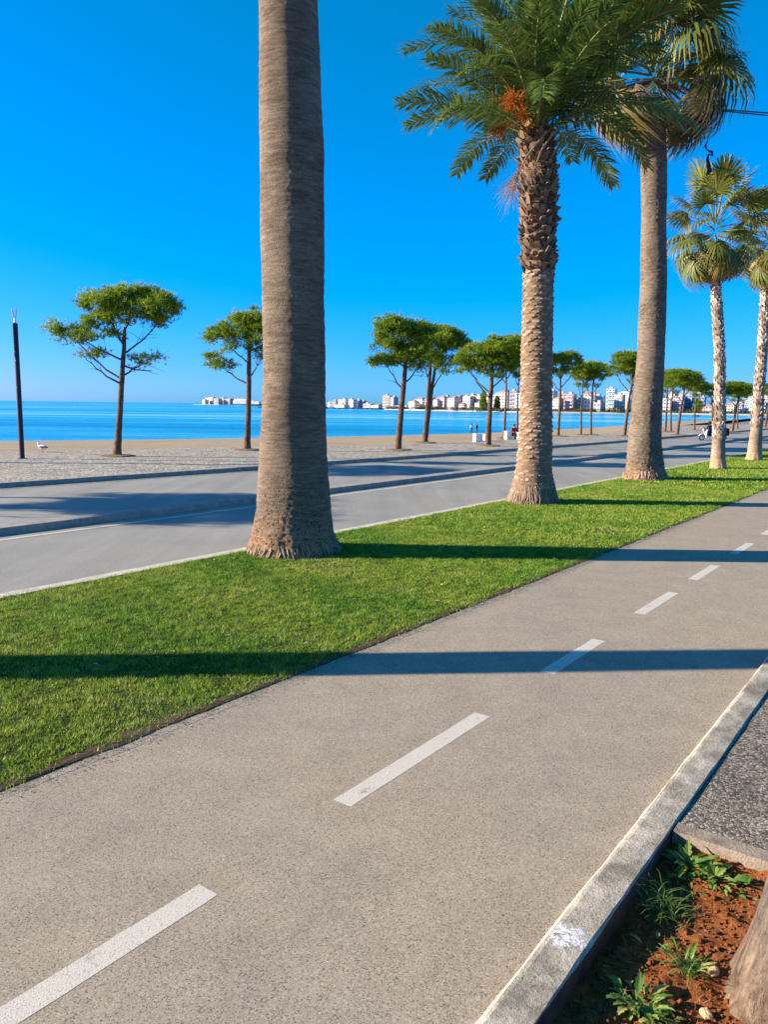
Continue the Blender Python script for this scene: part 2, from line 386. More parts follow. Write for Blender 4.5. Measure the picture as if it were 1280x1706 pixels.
T_KERB, T_GRASS, T_ROAD, T_MED = 1.0, 3.52, 7.14, 10.66
sheet('cycle_path', [st(-6, T_KERB - .02, 0), st(90, T_KERB - .02, 0), st(90, T_GRASS - .07, 0), st(-6, T_GRASS - .07, 0)], M['path'])
sheet('lawn_soil', [st(-6, T_GRASS - .0, .006), st(120, T_GRASS - .0, .006), st(120, T_ROAD - .03, .006), st(-6, T_ROAD - .03, .006)], M['turf'])
kerb1 = [(-30, 17.2), (0, 16.95), (8, 16.5), (15, 15.95), (22, 15.5), (30, 15.15), (40, 14.85), (55, 14.75), (130, 14.75)]
RZ = -.02
sheet('road', [st(-40, T_ROAD + .15, RZ), st(150, T_ROAD + .15, RZ)] + [st(s, t + .05, RZ) for s, t in reversed(kerb1)], M['road'])
ss = frange(-6, 8, .06) + frange(8.2, 90, .5)
struct('lawn_edging', strip_mesh('lawn_edging', ss, [(T_GRASS - .085, -.02), (T_GRASS - .083, .0008), (T_GRASS + .01, .0012), (T_GRASS + .012, -.02)], .022, zj=0.0), M['edging'])
struct('soil_verge', strip_mesh('soil_verge', ss, [(T_GRASS - .02, -.002), (T_GRASS + .0, .006), (T_GRASS + .03, .009), (T_GRASS + .09, .006)], .04, zj=.0), M['verge'])
struct('road_edging', strip_mesh('road_edging', frange(-8, 20, .1) + frange(20.5, 130, 1), [(T_ROAD - .05, -.05), (T_ROAD - .045, .010), (T_ROAD + .16, .002), (T_ROAD + .165, -.05)], .012, zj=.1), M['pale_edging'])
struct('median', strip_mesh('median', frange(-30, 60, .25) + frange(61, 130, 1), [(T_MED, -.05), (T_MED + .012, .06), (T_MED + .03, .075), (T_MED + .36, .075), (T_MED + .375, .06), (T_MED + .39, -.05)], .008), M['stone_kerb'])
ln = strip_mesh('road_line', frange(-30, 130, .5), [(T_MED - .46, RZ + .004), (T_MED - .36, RZ + .004)]); struct('road_line', ln, M['paint'])
# promenade with its kerb
sheet('promenade', [st(s, t + .14, .08) for s, t in kerb1] + [(x, y, .08) for x, y in reversed(paveb[3:9])] + [(-60, -4.8, .08)], M['promenade'])
V = []; F = []; ks = []
for (s0, t0), (s1, t1) in zip(kerb1, kerb1[1:]):
    n_ = max(2, int((s1 - s0) / .5))
    ks += [(s0 + (s1 - s0) * i / n_, t0 + (t1 - t0) * i / n_) for i in range(n_)]
for s, t in ks:
    for dt, z in ((0, -.05), (.012, .07), (.03, .085), (.15, .085), (.152, .05)):
        V.append(st(s, t + dt + .012 * mnoise.noise(Vector((s * .7, dt * 9, 2))), z + .006 * mnoise.noise(Vector((s * .9, dt * 9, 7)))))
for i in range(len(ks) - 1):
    for r in range(4): a = i * 5 + r; F.append((a, a + 5, a + 6, a + 1))
me = bpy.data.meshes.new('promenade_kerb'); me.from_pydata(V, [], F); me.update(); struct('promenade_kerb', me, M['stone_kerb'])
V = []; F = []
for s, t in ks: V += [st(s, t - .32, RZ + .004), st(s, t + .01, RZ + .006)]
for i in range(len(ks) - 1): a = i * 2; F.append((a, a + 2, a + 3, a + 1))
me = bpy.data.meshes.new('gutter'); me.from_pydata(V, [], F); me.update(); struct('gutter', me, M['edging'])

# dashes of the cycle path, each a painted sheet with ragged ends
def dash(s0, s1, tc, w=.105):
    n_ = 16; V = []; F = []
    for i in range(n_ + 1):
        s = s0 + (s1 - s0) * i / n_
        j0 = .004 * mnoise.noise(Vector((s * 31, 0, 1))); j1 = .004 * mnoise.noise(Vector((s * 31, 0, 5)))
        V += [st(s + (j1 if i in (0, n_) else 0), tc - w / 2 + j0, .0009), st(s - (j0 if i in (0, n_) else 0), tc + w / 2 + j1, .0009)]
    for i in range(n_): F.append((2 * i, 2 * i + 2, 2 * i + 3, 2 * i + 1))
    me = bpy.data.meshes.new('lane_dash'); me.from_pydata(V, [], F); me.update()
    return struct('lane_dash', me, M['paint'])
for s0, s1 in ((.66, 1.79), (2.6, 3.93), (4.86, 5.84), (6.84, 7.88), (8.62, 9.6), (10.55, 11.55)): dash(s0, s1, 2.15 + .006 * s0)
for k in range(20): dash(12.5 + k * 1.97, 13.5 + k * 1.97, 2.22)

# kerb on the right, pebble pavement, tree pit
ss = frange(-3, 7, .03) + frange(7.1, 14, .15) + frange(14.5, 90, 1)
km = strip_mesh('kerb', ss, [(.848, -.2), (.851, .029), (.858, .036), (.91, .038), (.972, .038), (.99, .033), (1.0, .024), (1.003, -.03)], .006, [2, 0, 0, 0, 0, 1, 1])
struct('kerb', km, [M['kerb'], M['kerb_face'], M['kerb_inner']])
for a, b, c, d in ((3.36, 90, -8, .852), (-8, 1.2, -8, .852), (1.2, 3.36, -8, -.45)):
    sheet('pavement', [st(a, c, .026), st(b, c, .026), st(b, d, .026), st(a, d, .026)], M['aggregate'])
mb = MB()
def edge_box(s0, s1, t0, t1, z0, z1):
    cx, cy, _ = st((s0 + s1) / 2, (t0 + t1) / 2)
    mb.box((cx, cy, (z0 + z1) / 2), ((t1 - t0) / 2, (s1 - s0) / 2, (z1 - z0) / 2), -AZ)
edge_box(3.27, 3.357, -.45, .846, -.25, .030); edge_box(1.2, 1.28, -.45, .828, -.25, .030); edge_box(1.283, 3.267, -.447, -.37, -.25, .030)
struct('tree_pit_edging', mb.mesh('tree_pit_edging'), M['pit_edge'])
def soil_z(s, t):
    v = Vector((s * 3, t * 3, 0)); e = min(1.0, max(0.0, (.83 - t) / .5))
    return -.05 + .022 * e + .022 * min(1.0, max(0.0, (s - 2.95) / .3)) + .03 * mnoise.noise(v) + .016 * mnoise.noise(v * 4) + .007 * mnoise.noise(v * 13)
V = []; F = []; ns, nt_ = 170, 100
for i in range(ns + 1):
    for j in range(nt_ + 1):
        s = 1.25 + 2.04 * i / ns; t = -.42 + 1.28 * j / nt_; V.append(st(s, t, soil_z(s, t)))
for i in range(ns):
    for j in range(nt_): a = i * (nt_ + 1) + j; F.append((a, a + nt_ + 1, a + nt_ + 2, a + 1))
me = mesh_np('pit_soil', V, F, smooth=False); struct('pit_soil', me, M['soil'])
# crumbs of soil
V = []; F = []
for k in range(2600):
    s = RNG.uniform(1.6, 3.26); t = RNG.uniform(.1, .82); r = RNG.uniform(.0025, .008) * (1 if k % 9 else 1.8); z = soil_z(s, t) + r * .4
    o = len(V); c = np.array(st(s, t, z))
    P = np.array([(1, 0, 0), (-1, 0, 0), (0, 1, 0), (0, -1, 0), (0, 0, 1), (0, 0, -1)], float) * r * RNG.uniform(.6, 1.3, (6, 1))
    V += [tuple(c + p) for p in P]
    F += [(o + a, o + b, o + c_) for a, b, c_ in ((0, 2, 4), (2, 1, 4), (1, 3, 4), (3, 0, 4), (2, 0, 5), (1, 2, 5), (3, 1, 5), (0, 3, 5))]
link('soil_crumbs', mesh_np('soil_crumbs', V, F), M['soil'], kind='stuff')
# dry grass litter
V = []; F = []; T = []
for k in range(420):
    s = RNG.uniform(1.7, 3.25); t = RNG.uniform(.15, .82); a = RNG.uniform(0, 2 * PI); L = RNG.uniform(.012, .05); z = soil_z(s, t) + RNG.uniform(.003, .012)
    c = np.array(st(s, t, z)); d = np.array([math.cos(a), math.sin(a), RNG.uniform(-.1, .25)]) * L; w = np.array([-math.sin(a), math.cos(a), 0]) * .0011
    o = len(V); V += [c - w, c + w, c + d]; F.append((o, o + 1, o + 2)); T += [RNG.uniform()] * 3
link('dry_litter', mesh_np('dry_litter', V, F, T), M['straw'], kind='stuff')

# ------------------------------------------------------------------ grass blades of the lawn
PALMS = [(-1.14, 9.62, .53), (2.92, 14.95, .45), (6.87, 20.19, .5), (10.45, 24.04, .22), (13.62, 28.31, .24)]
def blades(n, s0, s1, w, h):
    s = RNG.uniform(s0, s1, n); t = RNG.uniform(T_GRASS - .09, T_ROAD + .01, n)
    edge = np.minimum(t - T_GRASS, T_ROAD - .03 - t)
    wob = np.array([.09 * mnoise.noise(Vector((a * 1.7, 0, 0))) + .05 * mnoise.noise(Vector((a * 6, 0, 3))) for a in s])
    dens = np.clip((t - T_GRASS + .02 - wob) / .10, 0, 1) * np.clip((T_ROAD + .02 + wob * .4 - t) / .08, .0, 1)
    bare = np.array([mnoise.noise(Vector((a * 1.3, b * 1.3, 7))) for a, b in zip(s, t)])
    dens *= np.clip(1.25 - np.clip(bare, 0, 1) * 1.1, .2, 1)
    fine = np.array([mnoise.noise(Vector((a * 11, b * 11, 4))) for a, b in zip(s, t)])
    dens *= np.clip(1.0 + 1.6 * fine, .25, 1)
    k = RNG.uniform(size=n) < np.maximum(dens, .03 * (edge > -.05))
    x = s * D[0] + t * N[0]; y = s * D[1] + t * N[1]
    for px, py, pr in PALMS: k &= ((x - px) ** 2 + (y - py) ** 2) > pr * pr
    s, t, x, y, bare = s[k], t[k], x[k], y[k], bare[k]; m = len(s)
    clump = np.array([mnoise.noise(Vector((a * 5, b * 5, 2))) * .6 + mnoise.noise(Vector((a * 13, b * 13, 6))) * .6 for a, b in zip(s, t)])
    H = h * RNG.uniform(.5, 1.25, m) * (1 + .9 * clump); a = RNG.uniform(0, 2 * PI, m); l = RNG.uniform(.1, 1.0, m) * H
    ba = RNG.uniform(0, 2 * PI, m); z0 = np.full(m, .006)
    wx, wy = np.cos(ba) * w * .5, np.sin(ba) * w * .5
    P = np.stack([np.stack([x - wx, y - wy, z0], 1), np.stack([x + wx, y + wy, z0], 1), np.stack([x + np.cos(a) * l, y + np.sin(a) * l, z0 + H], 1)], 1)
    tint = np.clip(RNG.normal(.45, .2, m) + .45 * clump + .25 * bare, 0, .93); tint[RNG.uniform(size=m) < .035] = 1.0
    return P.reshape(-1, 3), np.repeat(tint, 3)
parts = [blades(400000, 1.0, 9.5, .0055, .022), blades(190000, 9.5, 19, .010, .026), blades(110000, 19, 50, .022, .04), blades(30000, 50, 100, .05, .045)]
V = np.concatenate([p[0] for p in parts]); T = np.concatenate([p[1] for p in parts])
link('lawn_grass', mesh_np('lawn_grass', V, np.arange(len(V)).reshape(-1, 3), T), M['grass'], kind='stuff')
# soil crumbs and clippings along the ragged lawn edge
V = []; F = []
for k in range(4200):
    s = RNG.uniform(1.2, 14); t = T_GRASS + RNG.normal(-.05, .05); r = RNG.uniform(.0015, .005); c = np.array(st(s, t, .012 if t > T_GRASS - .11 else .002)); o = len(V)
    V += [tuple(c + np.array(p) * r * RNG.uniform(.6, 1.4)) for p in ((1, 0, 0), (-.6, .8, 0), (-.6, -.8, 0), (0, 0, 1))]
    F += [(o, o + 1, o + 3), (o + 1, o + 2, o + 3), (o + 2, o, o + 3)]
link('edge_soil_crumbs', mesh_np('edge_soil_crumbs', V, F), M['verge'], kind='stuff')

# ------------------------------------------------------------------ palms
def smoothpath(tab, n):
    z = np.array([p[1] for p in tab]); zz = np.linspace(z[0], z[-1], n)
    x = np.interp(zz, z, [p[0] for p in tab]); r = np.interp(zz, z, [p[2] for p in tab])
    k = np.array([1, 2, 3, 2, 1]) / 9.0
    if n > 30:
        for _ in range(3):
            x[2:-2] = np.convolve(x, k, 'valid'); r[2:-2] = np.convolve(r, k, 'valid')
    return [(a, 0, b) for a, b in zip(x, zz)], list(r)
def trunk_part(par, tab, mat, n, seg, amp_ring, amp_rough, seed, rough_low=0.0):
    pts, rad = smoothpath(tab, n)
    def disp(p, an, r):
        c, s_ = math.cos(an), math.sin(an)
        v = Vector((c * 2.2, s_ * 2.2, p.z * 5.5 + seed))
        d = amp_ring * mnoise.noise(Vector((c * .8, s_ * .8, p.z * 11 + seed)))
        d += amp_rough * mnoise.noise(v * 4) * max(0.0, min(1.0, .3 + 1.8 * mnoise.noise(Vector((c, s_, p.z * .8 + seed)))))
        d += .018 * r / .4 * mnoise.noise(Vector((c * 1.2, s_ * 1.2, p.z * 1.1 + seed)))
        if rough_low:
            k = max(0.0, 1 - p.z / 1.3); d += k * rough_low * mnoise.noise(Vector((c * 15, s_ * 15, p.z * 34)))
            kb = max(0.0, 1 - p.z / .35); d += kb * .05 * mnoise.noise(Vector((c * 4, s_ * 4, seed)))
        return d
    mb = MB(); mb.tube(pts, rad, seg, disp=disp)
    return link('trunk', mb.mesh('trunk', True), mat, par), pts, rad
def chip(w, h, d):
    """a leaf base: wedge that leaves the trunk and ends in a torn upper lip (x outward, z up)"""
    return ([(0, -w, -h * .5), (0, w, -h * .5), (d * .55, -w * .85, 0), (d * .55, w * .85, 0), (d, -w * .55, h * .55), (d, w * .6, h * .5), (d * .35, -w * .5, h * .6), (d * .35, w * .5, h * .65)],
            [(0, 1, 3, 2), (2, 3, 5, 4), (4, 5, 7, 6), (0, 2, 4, 6), (1, 7, 5, 3)])

def frond_mesh(name, L, bend, leaf, nl, seed, lift=.35):
    rg = np.random.default_rng(seed); V = []; F = []; T = []
    def pt(u):
        # arc: heading goes from 0 down to -bend
        n_ = 24; x = z = 0.0
        for i in range(int(n_ * u + .999)):
            du = min(1.0 / n_, u - i / n_); a = -bend * ((i + .5) / n_) ** 1.4
            x += math.cos(a) * L * du; z += math.sin(a) * L * du
        a = -bend * u ** 1.4
        return np.array([x, 0, z]), np.array([math.cos(a), 0, math.sin(a)]), np.array([-math.sin(a), 0, math.cos(a)])
    # rachis
    k = 9
    for i in range(k + 1):
        p, t, nrm = pt(i / k); w = .028 * (1 - .85 * i / k) + .003
        if i == 0: w = .055
        for a, b in ((-1, 0), (0, .8), (1, 0), (0, -.6)): V.append(p + np.array([0, a * w, 0]) + nrm * b * w * .7); T.append(.92)
    for i in range(k):
        for j in range(4):
            a = i * 4 + j; b = i * 4 + (j + 1) % 4; F += [(a, b, b + 4), (a, b + 4, a + 4)]
    for i in range(nl):
        u = .1 + .9 * (i + rg.uniform(-.3, .3)) / nl; u = min(max(u, .08), .995)
        p, t, nrm = pt(u)
        ln_ = leaf * (math.sin(PI * (.13 + .8 * u)) ** .55) * rg.uniform(.82, 1.1)
        for sd in (-1, 1):
            fwd = .55 + .5 * u + rg.uniform(-.12, .12); lf = lift + rg.choice((-.4, 0, .35)) + rg.uniform(-.18, .18)
            d = t * fwd + np.array([0, sd, 0]) + nrm * lf; d /= np.linalg.norm(d)
            side = np.cross(d, nrm); side /= np.linalg.norm(side); w = .0165 * rg.uniform(.8, 1.2)
            o = len(V); drop = np.array([0, 0, -.16 * ln_]) * rg.uniform(.3, 1.6)
            mid = p + d * ln_ * .5; tip = p + d * ln_ + drop
            V += [p - side * w * .5, p + side * w * .5, mid - side * w, mid + side * w, tip]
            F += [(o, o + 1, o + 3), (o, o + 3, o + 2), (o + 2, o + 3, o + 4)]
            tn = float(np.clip(rg.normal(.42, .16), 0, .85)); T += [tn, tn, tn, tn, min(1, tn + .12)]
    return mesh_np(name, V, F, T)
def fan_mesh(name, pet, R, droop, seed, nseg=34, thread=0.3, hang=0.0, sweep=236):
    rg = np.random.default_rng(seed); V = []; F = []; T = []
    for i in range(5):
        x = pet * i / 4; z = -.10 * pet * (i / 4) ** 2
        w = .03 - .004 * i
        for a, b in ((-1, 0), (0, .6), (1, 0), (0, -.6)): V.append((x, a * w, z + b * w)); T.append(.8)
    for i in range(4):
        for j in range(4):
            a = i * 4 + j; b = i * 4 + (j + 1) % 4; F += [(a, b, b + 4), (a, b + 4, a + 4)]
    h = np.array([pet, 0, -.10 * pet])
    for i in range(nseg):
        th = math.radians(-sweep / 2 + sweep * i / (nseg - 1) + rg.uniform(-2, 2)); c, s = math.cos(th), math.sin(th)
        l = R * (.75 + .25 * c) * rg.uniform(.9, 1.08); w = l * math.radians(sweep / nseg) * .33
        fold = .05 * R * (1 if i % 2 else -1)
        d1 = np.array([c, s, -.05]); sd = np.array([-s, c, 0])
        p1 = h + d1 * l * .5 + np.array([.06 * R, 0, -droop * .10 * R * (1 - .4 * c) + fold])
        p2 = h + np.array([c, s, 0]) * l * .80 + np.array([.05 * R, 0, -droop * .38 * R * (1.1 - .3 * c) + rg.uniform(-.05, .05) * R])
        p3 = p2 + np.array([c * .14, s * .14, -droop * rg.uniform(.2, .5)]) * R + np.array([0, 0, -.04])
        o = len(V); tn = float(np.clip(rg.normal(.42, .15), 0, .8))
        V += [h - sd * .006, h + sd * .006, p1 - sd * w, p1 + sd * w, p2 - sd * w * .7, p2 + sd * w * .7, p3]; T += [tn, tn, tn, tn, tn + .1, tn + .1, 1.0]
        F += [(o, o + 1, o + 3), (o, o + 3, o + 2), (o + 2, o + 3, o + 5), (o + 2, o + 5, o + 4), (o + 4, o + 5, o + 6)]
        if rg.uniform() < thread:
            q = (p1 + p2) / 2 + sd * w; o = len(V); V += [q, q + np.array([.006, 0, 0]), q + np.array([rg.uniform(-.1, .1), rg.uniform(-.1, .1), -rg.uniform(.25, .6)]) * R]; T += [1, 1, 1]; F.append((o, o + 1, o + 2))
    V = np.array([np.array(v, float) for v in V]); q = V[20:] - h; c, s = math.cos(hang), math.sin(hang)
    V[20:] = np.stack([q[:, 0] * c + q[:, 2] * s, q[:, 1], -q[:, 0] * s + q[:, 2] * c], 1) + h
    return mesh_np(name, V, F, T)
def place_leaf(par, name, me, mat, base, azim, elev, roll, sc):
    return link(name, me, mat, par, base, Euler((roll, -elev, azim), 'XYZ'), sc)

FR = [frond_mesh('frond', 2.7, b, .47, 105, 20 + i, lf) for i, (b, lf) in enumerate(((.75, .2), (1.0, .25), (1.25, .2), (1.5, .15), (1.75, .1), (.9, .35)))]
FANS = [fan_mesh('fan_leaf', .95, .82, d, 40 + i, hang=hg) for i, (d, hg) in enumerate(((.2, .0), (.4, .12), (.6, .32), (1.0, .65)))]
FANS_G = [fan_mesh('fan_leaf', .85, .78, d, 50 + i, 30, .7, hang=.55 + .3 * i, sweep=175) for i, d in enumerate((1.3, 1.8))]
FANS_D = [fan_mesh('dead_leaf', .85, .72, d, 60 + i, 26, .95, hang=.8 + .2 * i, sweep=130) for i, d in enumerate((1.2, 1.5))]

def fan_crown(par, top, n, sc, lo=-55, gold=6, dead=7, spread=.22, seed=3, glo=-60, dlo=(-82, -55), sides=False):
    rg = random.Random(seed)
    for i in range(n):
        f = i / (n - 1); el = math.radians(88 + (lo - 88) * f ** .85 + rg.uniform(-8, 8)); az = i * 2.39996 + rg.uniform(-.25, .25)
        z = top[2] + spread * (.55 - f) * 2
        if sides and math.sin(az) < -.35: el = max(el, math.radians(38 + rg.uniform(-6, 10)))
        k = min(3, int(f * 3.2 + rg.uniform(0, .9)))
        place_leaf(par, 'fan_leaf', FANS[k], M['fan'], (top[0] + .1 * math.cos(az), top[1] + .1 * math.sin(az), z), az, el, rg.uniform(-.4, .4), sc * rg.uniform(.85, 1.1))
    for i in range(gold):
        az = i * 2.39996 + 1 if not sides else (0, PI)[i % 2] + rg.uniform(-.7, .7); el = math.radians(rg.uniform(glo, glo + 35))
        place_leaf(par, 'ageing_leaf', FANS_G[i % 2], M['fan_gold'], (top[0] + .1 * math.cos(az), top[1] + .1 * math.sin(az), top[2] - spread), az, el, rg.uniform(-.4, .4), sc * rg.uniform(.8, 1.0))
    for i in range(dead):
        az = i * 2.39996 + 2.2 if not sides else (0, PI)[i % 2] + rg.uniform(-.5, .5); el = math.radians(rg.uniform(*dlo))
        place_leaf(par, 'dead_leaf', FANS_D[i % 2], M['fan_dead'], (top[0] + .12 * math.cos(az), top[1] + .12 * math.sin(az), top[2] - spread * 1.2), az, el, rg.uniform(-.5, .5), sc * rg.uniform(.7, .95))

P1=[(-0.0, 0.02, 0.58), (-0.01, 0.21, 0.53), (0.0, 0.52, 0.47), (0.0, 0.9, 0.44), (0.01, 1.65, 0.4), (0.01, 2.39, 0.38), (0.0, 3.6, 0.38), (-0.0, 4.84, 0.38), (-0.02, 5.5, 0.36), (-0.04, 6.48, 0.34)]
P2=[(-0.0, 0.02, 0.5), (-0.01, 0.21, 0.44), (-0.01, 0.67, 0.35), (-0.0, 1.12, 0.33), (-0.01, 1.83, 0.31), (-0.04, 2.88, 0.3), (-0.06, 4.09, 0.29), (-0.06, 4.43, 0.3), (-0.1, 5.02, 0.33), (-0.13, 5.84, 0.35), (-0.16, 6.26, 0.34), (-0.18, 6.66, 0.31), (-0.22, 7.01, 0.25)]
P3=[(0.0, 0.02, 0.6), (-0.01, 0.24, 0.49), (-0.06, 0.9, 0.42), (-0.06, 1.81, 0.38), (-0.04, 3.28, 0.34), (-0.08, 5.02, 0.33), (-0.16, 6.44, 0.3), (-0.22, 7.55, 0.31), (-0.3, 8.37, 0.33), (-0.37, 9.34, 0.31)]
P4=[(0.0, 0.02, 0.25), (-0.02, 0.3, 0.22), (-0.04, 0.86, 0.19), (-0.07, 1.7, 0.16), (-0.13, 2.62, 0.15), (-0.22, 3.7, 0.14), (-0.39, 4.96, 0.14), (-0.54, 6.01, 0.13), (-0.61, 6.54, 0.11)]
P5=[(-0.01, 0.02, 0.29), (-0.01, 0.37, 0.24), (-0.01, 1.14, 0.2), (-0.03, 2.55, 0.17), (-0.02, 3.84, 0.16), (-0.07, 5.74, 0.15), (-0.09, 6.78, 0.14), (-0.1, 7.19, 0.13)]
PINES={'A': {'base': (-8.82, 25.31),
       'blobs': [(-0.11, 4.85, 0.77, 0.46, 1.0), (0.76, 5.05, 0.87, 0.38, 1.0), (1.58, 4.76, 0.69, 0.46, 1.0), (0.68, 4.48, 0.96, 0.39, 0.8),
                 (-1.16, 3.86, 0.66, 0.27, 0.45), (-1.63, 4.06, 0.31, 0.14, 0.8), (-0.44, 3.87, 0.74, 0.35, 0.35), (1.05, 3.2, 0.43, 0.17, 0.6),
                 (-0.75, 3.33, 0.49, 0.19, 0.12), (-0.52, 4.34, 0.48, 0.27, 0.6)],
       'limbs': [(0.23, 2.5, -1.58, 3.98), (0.23, 2.63, 1.03, 3.12), (0.31, 3.3, 1.65, 4.61), (0.34, 3.59, -0.16, 4.72), (0.37, 3.87, 0.73, 4.91),
                 (0.29, 3.11, -0.93, 3.82), (0.28, 2.96, 1.27, 2.78), (0.22, 2.34, -0.76, 3.1)],
       'trunk': [(0.0, 0.0, 0.148), (0.12, 1.18, 0.118), (0.25, 2.54, 0.097), (0.34, 3.49, 0.078), (0.4, 4.16, 0.048)]},
 'B': {'base': (-5.27, 29.46),
       'blobs': [(-0.1, 4.54, 0.76, 0.49, 1.0), (0.24, 4.89, 0.67, 0.31, 1.0), (-0.94, 4.26, 0.59, 0.32, 1.0), (0.68, 4.24, 0.68, 0.5, 1.0),
                 (1.18, 4.62, 0.58, 0.49, 1.0), (-1.33, 3.55, 0.29, 0.16, 0.7), (-1.0, 3.2, 0.54, 0.18, 0.6), (0.59, 3.66, 0.5, 0.23, 0.35),
                 (-0.34, 3.83, 0.5, 0.2, 0.3)],
       'limbs': [(0.05, 2.5, -1.09, 3.24), (0.09, 3.28, -0.85, 4.22), (0.11, 3.66, 1.09, 4.4), (0.06, 2.67, 0.68, 3.44), (0.14, 4.16, -0.03, 4.6)],
       'trunk': [(0.0, 0.0, 0.149), (0.06, 1.37, 0.126), (0.11, 3.17, 0.102), (0.14, 4.05, 0.079), (0.17, 4.61, 0.045)]},
 'C': {'base': (0.52, 30.66),
       'blobs': [(0.05, 4.63, 0.94, 0.47, 1.0), (-0.59, 3.49, 0.56, 0.28, 0.85), (0.26, 3.48, 0.85, 0.33, 0.85), (-0.6, 4.14, 0.52, 0.33, 1.0),
                 (0.85, 4.46, 0.56, 0.56, 1.0), (0.63, 3.76, 0.71, 0.38, 0.7), (-0.26, 4.79, 0.66, 0.33, 1.0), (0.25, 4.04, 0.7, 0.28, 0.6)],
       'limbs': [(0.18, 2.36, -0.54, 3.43), (0.2, 2.6, 0.96, 3.54), (0.26, 3.41, 0.81, 4.34), (0.24, 3.18, -0.48, 4.1), (0.26, 3.53, 0.05, 4.56)],
       'trunk': [(0.0, 0.0, 0.155), (0.1, 1.42, 0.137), (0.2, 2.6, 0.118), (0.26, 3.41, 0.094), (0.27, 4.1, 0.059)]},
 'D': {'base': (1.91, 36.89),
       'blobs': [(0.7, 4.85, 1.02, 0.51, 1.0), (1.38, 4.55, 0.62, 0.56, 1.0), (0.97, 3.85, 0.74, 0.34, 0.7), (0.03, 4.12, 0.68, 0.34, 0.7),
                 (0.52, 5.15, 0.79, 0.34, 1.0), (0.84, 3.43, 0.4, 0.2, 0.4), (0.19, 4.73, 0.68, 0.4, 1.0)],
       'limbs': [(0.24, 2.5, 0.98, 3.74), (0.17, 2.78, -0.13, 3.9), (0.33, 3.34, 1.38, 4.47)],
       'trunk': [(0.0, 0.0, 0.158), (0.09, 1.37, 0.129), (0.15, 2.78, 0.114), (0.21, 3.9, 0.085), (0.31, 4.59, 0.056)],
       'trunk2': [(0.05, 0.29, 0.115), (0.2, 1.65, 0.1), (0.32, 2.78, 0.092), (0.49, 3.9, 0.071), (0.82, 4.6, 0.042)]},
 'E': {'base': (4.65, 34.78),
       'blobs': [(-0.47, 4.07, 0.91, 0.4, 1.0), (0.48, 4.34, 1.01, 0.48, 1.0), (0.21, 3.65, 1.12, 0.35, 0.9), (-1.1, 3.77, 0.53, 0.32, 0.85),
                 (-0.72, 3.35, 0.64, 0.27, 0.5), (1.13, 4.08, 0.53, 0.53, 1.0), (0.68, 3.24, 0.7, 0.24, 0.4)],
       'limbs': [(0.09, 2.36, -1.13, 3.59), (0.08, 2.54, 1.01, 3.69), (0.1, 3.02, -0.47, 4.01), (0.09, 3.15, 0.54, 4.21), (0.07, 2.09, -0.85, 3.22)],
       'trunk': [(0.0, 0.0, 0.163), (0.04, 1.43, 0.135), (0.08, 2.49, 0.121), (0.09, 3.28, 0.094), (0.12, 4.07, 0.053)]}}
MORE=[(6.74, 43.66, 5.58, -0.85, 0.98), (7.99, 46.56, 5.71, -0.81, 0.79), (10.62, 47.35, 5.02, -1.12, 1.05), (12.67, 49.89, 4.58, -0.98, 0.7), (13.38, 50.12, 4.63, -1.11, 0.73), (15.09, 48.69, 5.16, -2.04, 0.54), (15.59, 48.84, 5.03, -1.11, 0.69), (21.17, 58.41, 4.6, -1.32, 0.7), (22.25, 60.13, 4.46, -1.39, 0.83), (19.7, 52.08, 4.3, -1.16, 1.32), (25.74, 64.29, 4.18, -1.22, 0.76), (25.26, 59.82, 3.67, -0.86, 1.17), (27.18, 60.49, 3.84, -1.45, 0.92), (31.88, 69.91, 3.7, -1.19, 0.74), (38.54, 78.4, 4.32, -2.46, 0.56)]
